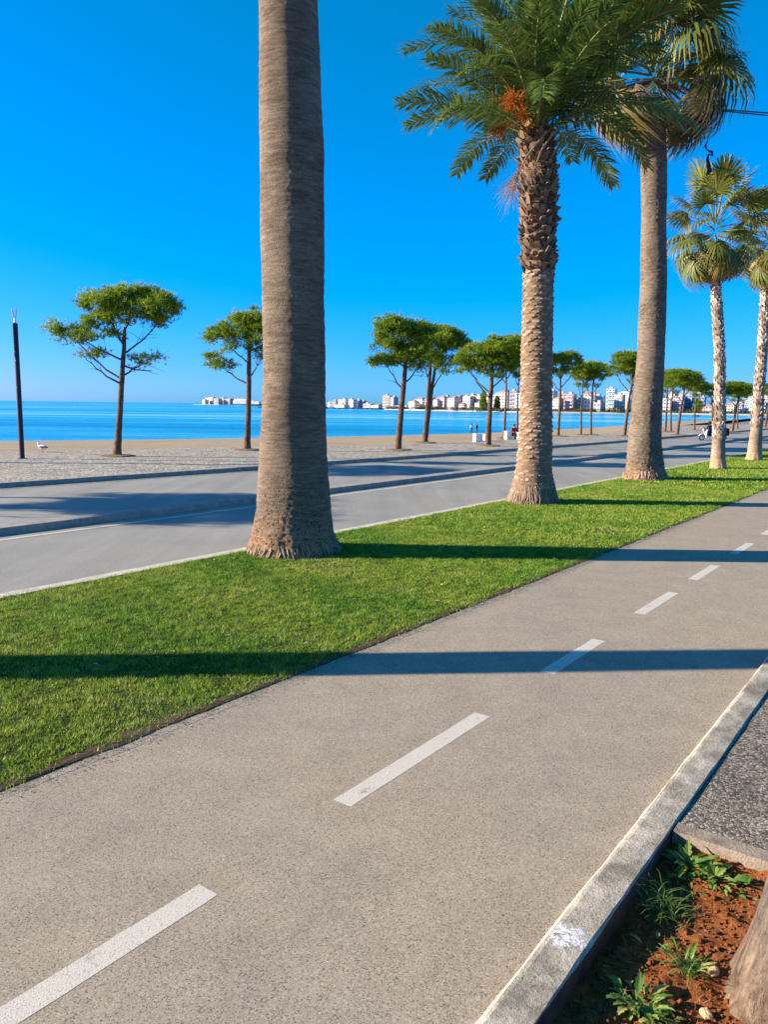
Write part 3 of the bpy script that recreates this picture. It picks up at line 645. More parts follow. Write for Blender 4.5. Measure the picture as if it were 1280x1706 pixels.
CITY=[(-453.5, 1950, 10.6, 11.1, 'f', 'cream'), (-453.5, 1990, 13.9, 15.9, 'f', 'white'), (-436.8, 1960, 12.1, 17.4, 'f', 'cream'), (-418.2, 1930, 14.9, 14.3, 'f', 'grey'),
 (-411.0, 1960, 15.2, 16.2, 'f', 'grey'), (-390.6, 1930, 22.4, 13.9, 'f', 'slate'), (-73.8, 1040, 4.0, 5.4, 'f', 'white'), (-67.1, 1030, 8.0, 7.8, 'f', 'green'),
 (-52.1, 1010, 13.3, 9.4, 'f', 'tan'), (-41.5, 990, 7.7, 9.4, 'f', 'white'), (-34.6, 1000, 7.0, 8.8, 'f', 'slate'), (-29.1, 1010, 7.8, 7.4, 'f', 'grey'),
 (-54.0, 960, 14.1, 2.8, 'f', 'white'), (-20.2, 960, 10.4, 4.3, 'f', 'pink'), (-8.1, 940, 13.1, 4.0, 'h', 'cream'), (2.6, 900, 8.3, 13.8, 'f', 'cream'),
 (10.1, 890, 5.5, 12.0, 'f', 'slate'), (20.5, 860, 14.6, 2.6, 'f', 'white'), (29.8, 800, 8.0, 8.3, 'h', 'white'), (38.0, 810, 8.8, 11.0, 'h', 'white'),
 (45.6, 790, 6.1, 11.5, 'h', 'pink'), (49.6, 800, 5.6, 9.8, 'f', 'white'), (51.5, 760, 4.7, 10.1, 'h', 'white'), (57.0, 760, 7.6, 12.5, 'h', 'pink'),
 (63.7, 780, 4.8, 12.2, 'f', 'white'), (66.1, 740, 9.1, 11.8, 'h', 'mauve'), (74.4, 770, 4.2, 14.0, 'h', 'slate'), (72.6, 720, 5.0, 6.1, 'h', 'white'),
 (79.0, 735, 7.4, 11.9, 'f', 'white'), (85.2, 740, 6.3, 13.1, 'f', 'ochre'), (90.6, 735, 6.8, 12.6, 'f', 'ochre'), (97.6, 730, 8.5, 13.7, 'f', 'ochre'),
 (84.5, 690, 4.8, 5.7, 'f', 'white'), (89.5, 690, 6.4, 6.2, 'h', 'white'), (104.9, 720, 6.7, 13.7, 'f', 'mint'), (111.2, 715, 8.8, 18.0, 'h', 'pink'),
 (117.0, 700, 6.5, 16.8, 'f', 'slate'), (128.1, 690, 18.1, 15.1, 'f', 'white'), (147.2, 680, 5.2, 16.8, 'f', 'slate'), (147.9, 660, 5.6, 11.4, 'h', 'cream'),
 (155.2, 670, 5.7, 14.6, 'f', 'brick'), (158.8, 660, 7.1, 14.0, 'f', 'brick'), (167.1, 665, 6.7, 9.6, 'f', 'cream'), (172.9, 660, 8.1, 16.2, 'h', 'cream'),
 (189.4, 700, 5.4, 15.5, 'f', 'slate'), (185.2, 665, 7.2, 12.9, 'f', 'white'), (180.5, 650, 6.5, 7.2, 'f', 'slate'), (201.9, 690, 7.4, 19.7, 'f', 'cyan'),
 (203.6, 670, 7.2, 14.2, 'f', 'pink'), (214.4, 680, 9.4, 17.0, 'f', 'white'), (230.3, 680, 22.0, 13.6, 'f', 'cream'), (240.2, 670, 4.7, 12.6, 'f', 'white'),
 (241.2, 660, 5.6, 11.5, 'f', 'white'), (253.5, 680, 5.8, 16.0, 'f', 'grey'), (255.9, 670, 7.2, 13.8, 'f', 'mauve'), (267.5, 680, 8.9, 18.2, 'f', 'blue'),
 (273.0, 670, 10.3, 13.0, 'f', 'blue'), (279.8, 690, 4.3, 17.5, 'f', 'white'), (268.8, 650, 5.0, 5.8, 'h', 'brick'), (270.7, 645, 5.0, 6.8, 'h', 'pink'),
 (291.7, 680, 8.4, 14.3, 'f', 'white'), (290.8, 650, 7.0, 8.0, 'h', 'cream'), (302.1, 660, 8.7, 9.2, 'f', 'grey'), (323.5, 690, 7.4, 16.4, 'f', 'cyan'),
 (321.2, 670, 7.2, 12.5, 'f', 'white'), (334.4, 680, 11.0, 14.8, 'f', 'grey')]

# nearest palm: massive ringed trunk, crown above the frame
p1 = thing('palm_tree', 'massive grey ringed palm trunk with flared base, nearest on the lawn edge', 'palm tree', (-1.14, 9.62, 0), group='palms along the lawn')
trunk_part(p1, P1 + [(-.08, 10.2, .30)], M['bark_big'], 900, 170, .006, .005, 3, .014)
fan_crown(p1, (-.08, 0, 10.4), 34, 1.15, seed=5)
def root_fringe(par, n, r, h, seed):
    mb = MB(); rg = random.Random(seed)
    for i in range(n):
        an = rg.uniform(0, 2 * PI); z0 = h * rg.uniform(.2, 1); r0 = r - z0 * .22; q = rg.uniform(.01, .05)
        mb.tube([(r0 * math.cos(an), r0 * math.sin(an), z0), ((r0 + q) * math.cos(an + .04), (r0 + q) * math.sin(an + .04), z0 * .5), ((r + q) * math.cos(an + rg.uniform(-.1, .1)), (r + q) * math.sin(an + rg.uniform(-.1, .1)), -.02)], [.010, .012, .008], 4, tint=rg.uniform(0, .8))
    link('root_fringe', mb.mesh('root_fringe'), M['scar'], par, kind='stuff')
root_fringe(p1, 420, .565, .20, 2)
# the palm before it in the row, outside the frame; its trunk shades the lawn and path
p0 = thing('palm_tree', 'leaning palm left of the frame whose trunk shadow crosses the lawn and path', 'palm tree', (-5.6, 4.88, 0), group='palms along the lawn')
mb = MB(); zz = np.linspace(0, 7.6, 60)
mb.tube([(0, .27 * z - .012 * z * z, z) for z in zz], [.245 + .2 * math.exp(-z * 2.5) - .006 * z + .02 * mnoise.noise(Vector((0, 0, z * 2))) for z in zz], 32)
link('trunk', mb.mesh('trunk', True), M['bark_tall'], p0)
fan_crown(p0, (0, 1.36, 7.7), 26, 1.0, seed=8)

# date palm
p2 = thing('palm_tree', 'date palm with feather fronds, orange fruit stalks and a scaly trunk', 'palm tree', (2.92, 14.95, 0), group='palms along the lawn')
core = [(x, z, r * (.97 if z < 4.3 else .87)) for x, z, r in P2]
_, cp, cr = trunk_part(p2, core, M['bark_date'], 160, 40, .0, .02, 9, .05)
def at_z(tab, z):
    zs = [p[1] for p in tab]; return float(np.interp(z, zs, [p[0] for p in tab])), float(np.interp(z, zs, [p[2] for p in tab]))
CH = [MB() for _ in range(3)]
for i, c in enumerate(CH):
    v, f = chip(.045 + .007 * i, .052 + .012 * i, .058 + .024 * i); c.add(v, f, 0, .35 + .25 * i)
CHM = [c.mesh('leaf_base') for c in CH]
scars = MB(); rest = MB(); rg = random.Random(4); nparts = 0; z = 6.85; row = 0
while z > .15:
    upper = z > 4.35; xc, r = at_z(P2, z); rr = r * (.87 if upper else .975)
    per = 15 if upper else 10
    for k in range(per):
        an = 2 * PI * (k + .5 * (row % 2)) / per + row * .035 + rg.uniform(-.05, .05)
        pos = (xc + rr * math.cos(an) * .97, rr * math.sin(an) * .97, z + rg.uniform(-.03, .03))
        if upper:
            ci = rg.randrange(3); ro = Euler((rg.uniform(-.5, .5), rg.uniform(-.5, .35), an)); sc_ = (rg.uniform(.6, 1.5), rg.uniform(.75, 1.25), rg.uniform(.8, 1.6))
            if math.sin(an) < .3 and nparts < 300: link('leaf_base', CHM[ci], M['boot'], p2, pos, ro, sc_); nparts += 1
            else:
                mm = Matrix.LocRotScale(Vector(pos), ro, Vector(sc_)); v, f = CH[ci].v, CH[ci].f; rest.add([mm @ Vector(q) for q in v], f, 0, CH[ci].t[0])
        else:
            w = PI * rr / per * .93; h = .042; d = .024 * rg.uniform(.6, 1.25); dz = rg.uniform(-.008, .008)
            vs = [(0, -w, 0), (0, w, 0), (d * .9, -w * .7, h * .15), (d * .9, w * .7, h * .15), (d, 0, -h * .35), (-.01, 0, -h * 1.3), (0, -w * .5, h), (0, w * .5, h)]
            ca, sa = math.cos(an), math.sin(an)
            scars.add([(pos[0] + x * ca - y * sa, pos[1] + x * sa + y * ca, pos[2] + q + dz) for x, y, q in vs],
                      [(0, 4, 2), (2, 4, 3), (3, 4, 1), (0, 5, 4), (4, 5, 1), (0, 2, 6), (2, 3, 7, 6), (3, 1, 7)], 0, rg.uniform(.15, .95))
    z -= .070 if upper else .084; row += 1
rest_o = link('leaf_bases', rest.mesh('leaf_bases'), M['boot'], p2, kind='stuff')
link('leaf_scars', scars.mesh('leaf_scars'), M['scar'], p2, kind='stuff')
root_fringe(p2, 420, .48, .42, 5)
top = (-.22, 0, 6.95); rg = random.Random(12); nf = 54
for i in range(nf):
    f = i / (nf - 1); el = math.radians(88 - 66 * f ** .9 + rg.uniform(-7, 7)); az = i * 2.39996 + rg.uniform(-.2, .2)
    k = rg.choice((0, 1, 5)) if f < .3 else rg.choice((1, 2, 5, 3)) if f < .7 else rg.choice((0, 1, 2, 3, 2))
    place_leaf(p2, 'frond', FR[k], M['frond'], (top[0] + .13 * math.cos(az), top[1] + .13 * math.sin(az), top[2] + .45 * (.6 - f)), az, el, rg.uniform(-.5, .5), rg.uniform(.86, 1.08) * (1 if f > .15 else .9))
def fruit(base, tip, n, spread, mat, name, w=.006):
    rgn = np.random.default_rng(int(abs(tip[0]) * 1000)); V = []; F = []; T = []
    base = np.array(base, float); tip = np.array(tip, float); mid = (base + tip) / 2 + np.array([0, 0, .14])
    def strand(a, b, w0, w1, tn):
        d = b - a; s = np.cross(d, (0.3, 1, .2)); s /= np.linalg.norm(s) + 1e-9; q = np.cross(d, s); q /= np.linalg.norm(q) + 1e-9; o = len(V)
        V.extend([a + s * w0, a - s * .5 * w0 + q * .87 * w0, a - s * .5 * w0 - q * .87 * w0, b + s * w1, b - s * .5 * w1 + q * .87 * w1, b - s * .5 * w1 - q * .87 * w1]); T.extend([tn] * 6)
        for i in range(3): j = (i + 1) % 3; F.extend([(o + i, o + j, o + 3 + j), (o + i, o + 3 + j, o + 3 + i)])
    strand(base, mid, .022, .018, .3); strand(mid, mid * .35 + tip * .65, .018, .012, .3)
    for i in range(n):
        a = mid * rgn.uniform(.2, .8) + tip * 0; k = rgn.uniform(.25, .75); a = mid * (1 - k) + tip * k
        dirn = (tip - mid) / np.linalg.norm(tip - mid) * rgn.uniform(.4, 1.1) + rgn.normal(0, .55, 3) + np.array([0, 0, -.35])
        b = a + dirn * spread * rgn.uniform(.6, 1.2); tn = float(rgn.uniform(.2, 1)); strand(a, b, w * .6, w * .4, tn)
        if mat is M['fruit']:
            for q in range(5):
                c = a + (b - a) * (.35 + .16 * q) + rgn.normal(0, .008, 3); r = .011; o = len(V)
                V.extend([c + np.array(p) * r for p in ((1, 0, 0), (-.5, .87, 0), (-.5, -.87, 0), (0, 0, 1.3), (0, 0, -1.3))]); T.extend([tn] * 5)
                F.extend([(o, o + 1, o + 3), (o + 1, o + 2, o + 3), (o + 2, o, o + 3), (o + 1, o, o + 4), (o + 2, o + 1, o + 4), (o, o + 2, o + 4)])
    return link(name, mesh_np(name, V, F, T), mat, p2)
B = np.array([2.92, 14.95, 0])
fruit((-.3, -.25, 6.85), np.array((2.0, 13.75, 7.0)) - B, 120, .24, M['fruit'], 'fruit_cluster')
fruit((-.35, -.2, 6.75), np.array((1.74, 13.85, 6.5)) - B, 90, .17, M['fruit'], 'fruit_cluster')
fruit((-.2, -.3, 6.95), np.array((2.70, 13.9, 7.3)) - B, 70, .2, M['fruit'], 'fruit_cluster')
fruit((-.35, .1, 6.85), np.array((2.35, 14.5, 7.0)) - B, 60, .2, M['fruit'], 'fruit_cluster')
ds = fruit((-.1, -.44, 6.72), np.array((2.12, 14.38, 5.55)) - B, 150, .3, M['straw'], 'dry_flower_stalk', .005)
ds = fruit((.02, -.44, 6.7), np.array((2.5, 14.4, 5.75)) - B, 40, .2, M['straw'], 'dry_flower_stalk', .005)

# tall fan palm
p3 = thing('palm_tree', 'tall fan palm with drooping shaggy leaves behind the date palm', 'palm tree', (6.87, 20.19, 0), group='palms along the lawn')
trunk_part(p3, P3, M['bark_tall'], 420, 90, .006, .02, 31, .05)
mb = MB(); rg = random.Random(6)
for i in range(170):                                     # fringe of roots round the base
    an = rg.uniform(0, 2 * PI); z0 = rg.uniform(.05, .3); r0 = .50 + .02 * rg.random() - z0 * .15
    mb.tube([(r0 * math.cos(an), r0 * math.sin(an), z0), ((r0 + .07) * math.cos(an + .05), (r0 + .07) * math.sin(an + .05), z0 * .55), ((r0 + .1) * math.cos(an), (r0 + .1) * math.sin(an), -.02)], [.018, .02, .012], 4, tint=rg.random())
link('root_fringe', mb.mesh('root_fringe'), M['scar'], p3, kind='stuff')
fan_crown(p3, (-.36, 0, 10.1), 38, 1.36, lo=4, gold=14, dead=10, spread=.28, seed=14, glo=-30, dlo=(-35, -8), sides=True)
# two dead leaves hang far below the crown; one ends in a curled dark strip
for x, y, zt, sc_, az in ((-1.35, .1, 9.35, 1.0, 3.0), (-1.5, -.2, 9.5, .9, 3.3), (1.05, -.1, 9.6, 1.1, 0.1), (1.25, .2, 9.5, .9, .5), (-.75, -.5, 9.4, .8, 3.6)):
    place_leaf(p3, 'dead_leaf', FANS_D[0], M['fan_dead'], (x * .45 - .1, y, zt + .25), az, math.radians(-12), .2, (1.05 * sc_, .8 * sc_, 1.15 * sc_))
mb = MB(); hk = [(.95, 8.35), (.90, 8.22), (.98, 8.13), (1.08, 8.10), (1.10, 8.02), (1.0, 8.04), (.98, 7.92), (1.02, 7.78), (1.05, 7.66), (1.0, 7.58)]
mb.tube([(a + .03, -.2, b + .02) for a, b in hk], [.01, .03, .02, .035, .03, .025, .04, .05, .06, .03], 6)
link('hanging_strip', mb.mesh('hanging_strip', True), M['dark_strip'], p3)
mb = MB(); mb.tube([(.98, -.2, 8.95), (.99, -.2, 8.6), (.98, -.2, 8.37)], [.008, .008, .008], 5); link('hanging_thread', mb.mesh('hanging_thread'), M['fan_dead'], p3)

# two slim fan palms
def slim(tab, base, label, boots0, seed):
    p = thing('palm_tree', label, 'palm tree', base, group='palms along the lawn')
    trunk_part(p, tab, M['bark_slim'], 200, 40, .006, .012, seed, .015)
    mb = MB(); rg = random.Random(seed); z = boots0; row = 0; ztop = tab[-1][1]
    while z < ztop - .05:
        xc, r = at_z(tab, z); per = 7
        for k in range(per):
            if rg.random() < .12: continue
            an = 2 * PI * (k + .5 * (row % 2)) / per + rg.uniform(-.12, .12); v, f = chip(.06 * rg.uniform(.8, 1.2), .12 * rg.uniform(.7, 1.3), .04 * rg.uniform(.5, 1.5))
            ca, sa = math.cos(an), math.sin(an)
            mb.add([(xc + (r * .96 + x) * ca - y * sa, (r * .96 + x) * sa + y * ca, z + q) for x, y, q in v], f, 0, rg.choice((.1, .3, .6, .85, 1.0)))
        z += .092; row += 1
    link('leaf_stubs', mb.mesh('leaf_stubs'), M['pale_boot'], p, kind='stuff')
    return p
p4 = slim(P4, (10.45, 24.04, 0), 'slim palm with pale stubby upper trunk, left one of the two slender palms', .95, 21)
fan_crown(p4, (-.6, 0, 7.2), 34, .92, lo=-32, gold=14, dead=5, spread=.42, seed=23, glo=-45, dlo=(-60, -30))
p5 = slim(P5, (13.62, 28.31, 0), 'slim palm with pale stubby upper trunk, cut by the right edge of the picture', 1.25, 25)
fan_crown(p5, (-.1, 0, 7.85), 34, .94, lo=-32, gold=14, dead=5, spread=.42, seed=27, glo=-45, dlo=(-60, -30))

# overhead cable behind the tall palm's crown
cb = thing('overhead_cable', 'dark double overhead cable reaching from behind the palm crown to the right edge', 'cable', (7.3, 21.6, 9.6))
for dz in (0, .10):
    mb = MB(); mb.tube([(t * 14, t * 3, dz * t * 3 + .2 + 1.4 * t - .5 * math.sin(PI * t)) for t in np.linspace(0, 1, 16)], [.018] * 16, 5); link('cable_strand', mb.mesh('cable_strand'), M['black_metal'], cb)
up_ = thing('utility_pole', 'pole right of the frame carrying the overhead cable', 'pole', (21.3, 24.6, 0)); mb = MB(); mb.tube([(0, 0, 0), (0, 0, 11.8)], [.15, .1], 10); mb.box((0, 0, 11.4), (.6, .05, .05)); link('shaft', mb.mesh('shaft'), M['bark_grey'], up_)

# ------------------------------------------------------------------ umbrella pines
def pine_crown(blobs, seed, dens=1.0, needle=.17):
    rg = np.random.default_rng(seed); Vs = []; Ts = []
    for bx, bz, rx, rz, dn in blobs:
        bz -= .18 * rz; rz = rz * 1.15; ry = rx * rg.uniform(.75, .95); by = rg.uniform(-.35, .35) * (1 if dn > .6 else .8)
        n = max(5, int(58 * (rx * ry + .7 * rx * rz) * dn * dens))
        d = rg.normal(size=(n, 3)); d[:, 2] = np.abs(d[:, 2]) * 1.0 - .6 * rg.uniform(size=n); d /= np.linalg.norm(d, axis=1)[:, None]
        rad = rg.uniform(.55, 1.04, n) ** .6
        C_ = d * rad[:, None] * np.array([rx, ry, rz]) + np.array([bx, by, bz])
        C_ += rg.normal(0, .05, C_.shape)
        for c, dd in zip(C_, d):
            m = int(rg.integers(18, 30)); sr = rg.uniform(.09, .16)
            tc = c + rg.normal(0, 1, (m, 3)) * np.array([sr, sr, sr * .55])
            base_t = rg.normal(.42, .14)
            K = 7
            dr = rg.normal(size=(m, K, 3)) * .75 + np.array([dd[0] * .6, dd[1] * .6, .75]); dr /= np.linalg.norm(dr, axis=2)[:, :, None]
            ln_ = needle * rg.uniform(.6, 1.15, (m, K, 1)); tip = tc[:, None, :] + dr * ln_
            sd = np.cross(dr, rg.normal(size=(m, K, 3))); sd /= np.linalg.norm(sd, axis=2)[:, :, None] + 1e-9
            w = rg.uniform(.007, .014, (m, K, 1))
            a = tc[:, None, :] - sd * w; b = tc[:, None, :] + sd * w
            Vs.append(np.stack([a, b, tip], 2).reshape(-1, 3))
            tn = np.clip(base_t + rg.normal(0, .12, (m, K, 1)) + np.array([0, 0, .22]), 0, 1); Ts.append(tn.reshape(-1))
    V = np.concatenate(Vs); return mesh_np('crown', V, np.arange(len(V)).reshape(-1, 3), np.concatenate(Ts))
def tube_limb(a, b, r0, r1, seed, sag=.12, seg=6):
    rg = np.random.default_rng(seed); a = np.array(a, float); b = np.array(b, float); n_ = 7; pts = []
    for i in range(n_ + 1):
        k = i / n_; p = a + (b - a) * k; p[2] -= sag * math.sin(PI * k) * np.linalg.norm(b - a) * .5; p += rg.normal(0, .018, 3) * (0 < i < n_); pts.append(p)
    mb = MB(); mb.tube(pts, [r0 + (r1 - r0) * i / n_ for i in range(n_ + 1)], seg)
    # twigs
    for q in range(7):
        i = int(rg.integers(2, n_ + 1)); d = rg.normal(size=3) * .6 + (b - a) / np.linalg.norm(b - a) + np.array([0, 0, .3]); L_ = rg.uniform(.2, .5)
        p = pts[i]; mb.tube([p, p + d * L_ * .5, p + d * L_ + rg.normal(0, .05, 3)], [r1 * .8, r1 * .5, r1 * .25], 4)
    return mb
def mound_mesh(seed, r=.62):
    V = [(0, 0, .07)]; F = []; n_ = 20
    for ring, (k, z) in enumerate(((.5, .05), (.85, .035), (1.05, -.02))):
        for i in range(n_): an = 2 * PI * i / n_; rr = r * k * (1 + .12 * mnoise.noise(Vector((math.cos(an) * 2, math.sin(an) * 2, seed + ring)))); V.append((rr * math.cos(an), rr * math.sin(an), z + .02 * mnoise.noise(Vector((an * 3, ring, seed)))))
    for i in range(n_):
        j = (i + 1) % n_; F.append((0, 1 + i, 1 + j))
        for ring in range(2): a = 1 + ring * n_; F.append((a + i, a + n_ + i, a + n_ + j, a + j))
    me = bpy.data.meshes.new('soil_mound'); me.from_pydata(V, [], F); me.update(); return me
PG = 'umbrella pines along the seafront promenade'
def pine(label, base, trunk, blobs, limbs, seed, trunk2=None, dens=1.0, r_scale=1.0):
    t = thing('pine_tree', label, 'pine tree', (base[0], base[1], .08), group=PG)
    for tr in ([trunk] + ([trunk2] if trunk2 else [])):
        zs = np.linspace(tr[0][1], tr[-1][1], 26); k = np.array([p[1] for p in tr])
        pts = [(float(np.interp(z, k, [p[0] for p in tr])), .06 * mnoise.noise(Vector((seed, 0, z * .7))), float(z)) for z in zs]
        rad = [float(np.interp(z, k, [p[2] for p in tr])) * .82 * r_scale * (1 + .35 * math.exp(-(z - zs[0]) * 6)) for z in zs]
        mb = MB(); mb.tube(pts, rad, 14, disp=lambda p, an, r: .016 * mnoise.noise(Vector((math.cos(an) * 3, math.sin(an) * 3, p.z * 4)))); link('trunk', mb.mesh('trunk', True), M['bark_pine'], t)
    for i, (x0, z0, x1, z1) in enumerate(limbs):
        mb = tube_limb((x0, 0, z0), (x1, random.Random(seed * 31 + i).uniform(-.5, .5), z1), .035, .012, seed * 7 + i); link('limb', mb.mesh('limb'), M['bark_pine'], t)
    link('crown', pine_crown(blobs, seed, dens), M['needles'], t)
    link('soil_mound', mound_mesh(seed), M['mound'], t)
    return t
LAB = {'A': 'wide umbrella pine beside the dark lamp post with one long low branch',
       'B': 'umbrella pine half hidden by the massive near palm trunk, on its left side',
       'C': 'umbrella pine with leaning trunk, first right of the massive palm trunk',
       'D': 'double stemmed umbrella pine touching crowns with the leaning pine beside it',
       'E': 'spreading umbrella pine beside the white cube, just left of the date palm'}
for i, (k, d) in enumerate(PINES.items()): pine(LAB[k], d['base'], d['trunk'], d['blobs'], d['limbs'], 3 + i, d.get('trunk2'))
# three more crown shapes of unit-like size (height 5), copied for the pines farther off
VAR = [dict(trunk=[(0, 0, .13), (.05, 2, .10), (.0, 3.4, .07), (.05, 4.4, .04)], blobs=[(-.35, 4.45, .75, .4, 1), (.4, 4.55, .7, .4, 1), (0, 4.7, .6, .3, 1), (.6, 4.0, .5, .28, .8), (-.7, 3.9, .45, .25, .8), (0, 3.7, .6, .25, .5)], limbs=[(.02, 2.7, -.7, 3.7), (.02, 2.9, .7, 3.9), (0, 3.4, -.3, 4.3), (0, 3.4, .4, 4.4)]),
       dict(trunk=[(0, 0, .12), (-.08, 2, .09), (-.02, 3.4, .065), (.0, 4.3, .04)], blobs=[(.1, 4.6, .85, .38, 1), (-.5, 4.2, .6, .38, 1), (.6, 4.15, .55, .38, 1), (.0, 3.9, .6, .25, .6), (-.3, 3.4, .45, .18, .4)], limbs=[(-.05, 2.5, -.6, 3.6), (-.05, 2.8, .65, 3.9), (0, 3.5, .2, 4.5)]),
       dict(trunk=[(0, 0, .14), (.15, 2, .11), (.28, 3.3, .08), (.3, 4.2, .04)], blobs=[(.1, 4.5, .95, .42, 1), (.75, 4.3, .5, .4, 1), (-.5, 3.95, .6, .3, .9), (.4, 3.8, .6, .25, .6), (-.1, 4.75, .6, .25, 1)], limbs=[(.2, 2.6, -.5, 3.7), (.22, 2.9, .8, 4.0), (.28, 3.3, -.1, 4.4)])]
MLAB = ['pine peeking out left of the date palm trunk, behind the spreading pine', 'pine almost hidden behind the date palm trunk',
        'pine just right of the date palm trunk, its trunk clear against the water', 'thin pine with dark straight trunk, second right of the date palm',
        'thin pale trunked pine close beside the dark straight one', 'broad pine with leaning trunk just left of the tall fan palm trunk', 'pine half hidden behind the left side of the tall fan palm trunk',
        'slim pine at the right side of the tall fan palm trunk, nearest that trunk', 'middle one of three pines right of the tall fan palm trunk', 'pine leaning right, foremost of three right of the tall fan palm trunk',
        'far pine standing alone just left of the blue motor tricycle', 'far pine hidden behind the left slim palm', 'far pine between the two slim palms, taller trunk', 'farther thin pine between the two slim palms', 'far pine behind the rightmost slim palm']
VTREE = {}
for i, (x, y, h, l, r) in enumerate(MORE):
    k = (0, 1, 0, 1, 1, 2, 1, 0, 1, 2, 1, 0, 2, 1, 2)[i]
    if k not in VTREE: t = VTREE[k] = pine(MLAB[i], (x, y), VAR[k]['trunk'], VAR[k]['blobs'], VAR[k]['limbs'], 40 + k, dens=.9, r_scale=.8)
    else: t = copy_tree(VTREE[k])
    t.location = (x, y, .08); t['label'] = MLAB[i]; wd = (r - l) / (2.0 if k < 2 else 2.2)
    t.scale = (max(.75, min(1.25, wd)), max(.75, min(1.2, wd)), h / 4.95); t.rotation_euler = (0, 0, (0, .2, -.3, .25, -.2, 0, 2.9, .4, -.4, .1, .5, .3, 0, -.3, .2)[i])
for (x, y), lb, rz in (((-17.6, 14.7), 'pine left of the frame whose crown shades the far carriageway', .4), ((-13.9, 22.0), 'pine left of the frame beyond the lamp post', 1.5), ((-17.2, 13.1), 'pine left of the frame between the other two outside pines', 2.0), ((-21.7, 8.75), 'pine left of the frame whose shadow tip reaches the near lane', 2.6)):
    t = copy_tree(VTREE[2]); t.location = (x, y, .08); t['label'] = lb; t.rotation_euler = (0, 0, rz); t.scale = (1.5, 1.3, 1.05)

# ------------------------------------------------------------------ lamp post, white blocks, gull, people, tricycle
lp = thing('lamp_post', 'slender dark lamp post with white forked top, on the paving at the far left', 'lamp post', (-11.2, 23.72, .08))
mb = MB(); mb.tube([(0, 0, 0), (0, 0, .02), (0, 0, 4.06)], [.075, .075, .072], 16); mb.tube([(0, 0, 4.055), (0, 0, 4.08)], [.078, .06], 16); link('pole', mb.mesh('pole', False), M['black_metal'], lp)
mb = MB(); mb.tube([(0, 0, 0), (0, 0, .014)], [.14, .14], 16); link('base_plate', mb.mesh('base_plate'), M['black_metal'], lp)
mb = MB(); mb.tube([(0, 0, 4.081), (0, 0, 4.22)], [.05, .032], 8)
for s_ in (-1, 1): mb.tube([(0, 0, 4.2), (s_ * .045, 0, 4.30), (s_ * .055, 0, 4.52)], [.02, .024, .026], 6)
link('lamp_head', mb.mesh('lamp_head'), M['white_metal'], lp)
def block(loc, lab, h):
    t = thing('concrete_block', lab, 'block', loc, .35, 'white blocks on the promenade')
    me = bpy.data.meshes.new('body'); mb = MB(); mb.box((0, 0, h[2] / 2), (h[0] / 2, h[1] / 2, h[2] / 2 - .004)); mb.box((0, 0, h[2] + .012), (h[0] / 2 + .012, h[1] / 2 + .012, .012)); link('body', mb.mesh('body'), M['white_block'], t)
block((4.67, 38.81, .08), 'white cube left of the spreading pine, nearest the water walkers', (.36, .36, .37))
block((6.70, 42.1, .08), 'white block at the left side of the seated person in red', (.26, .3, .42))
block((7.35, 41.8, .08), 'white block touching the date palm trunk, right of the seated person in red', (.26, .3, .36))
block((5.25, 40.3, .08), 'low pale block just right of the spreading pine trunk', (.14, .2, .30))

def figure(name, verts, edges, radii, matidx, mats, parent):
    me = bpy.data.meshes.new(name); me.from_pydata(verts, edges, []); o = bpy.data.objects.new('skin_tmp', me); COL.objects.link(o)
    sk = o.modifiers.new('s', 'SKIN'); sk.use_smooth_shade = True
    for v, r in zip(me.skin_vertices[0].data, radii): v.radius = (r, r)
    me.skin_vertices[0].data[0].use_root = True
    sb = o.modifiers.new('b', 'SUBSURF'); sb.levels = 1; sb.render_levels = 1
    bpy.context.view_layer.update(); dg = bpy.context.evaluated_depsgraph_get()
    out = bpy.data.meshes.new_from_object(o.evaluated_get(dg)); bpy.data.objects.remove(o); out.name = name
    out.materials.clear()
    for m in mats: out.materials.append(m)
    vv = np.array(verts)
    for p in out.polygons:
        p.material_index = matidx[int(np.argmin(((vv - np.array(p.center)) ** 2).sum(1)))]
    return link(name, out, None, parent)
skin = simple('skin', (.45, .28, .2), .6)
def cloth(n, c): return simple(n, c, .85, .12, 20)
NAVY = cloth('navy_cloth', (.012, .03, .085)); DARK = cloth('dark_cloth', (.02, .02, .035)); WHITE = cloth('white_cloth', (.72, .72, .74)); RED = cloth('dark_red_cloth', (.22, .025, .035)); HAIR = simple('dark_hair', (.02, .013, .01), .6)
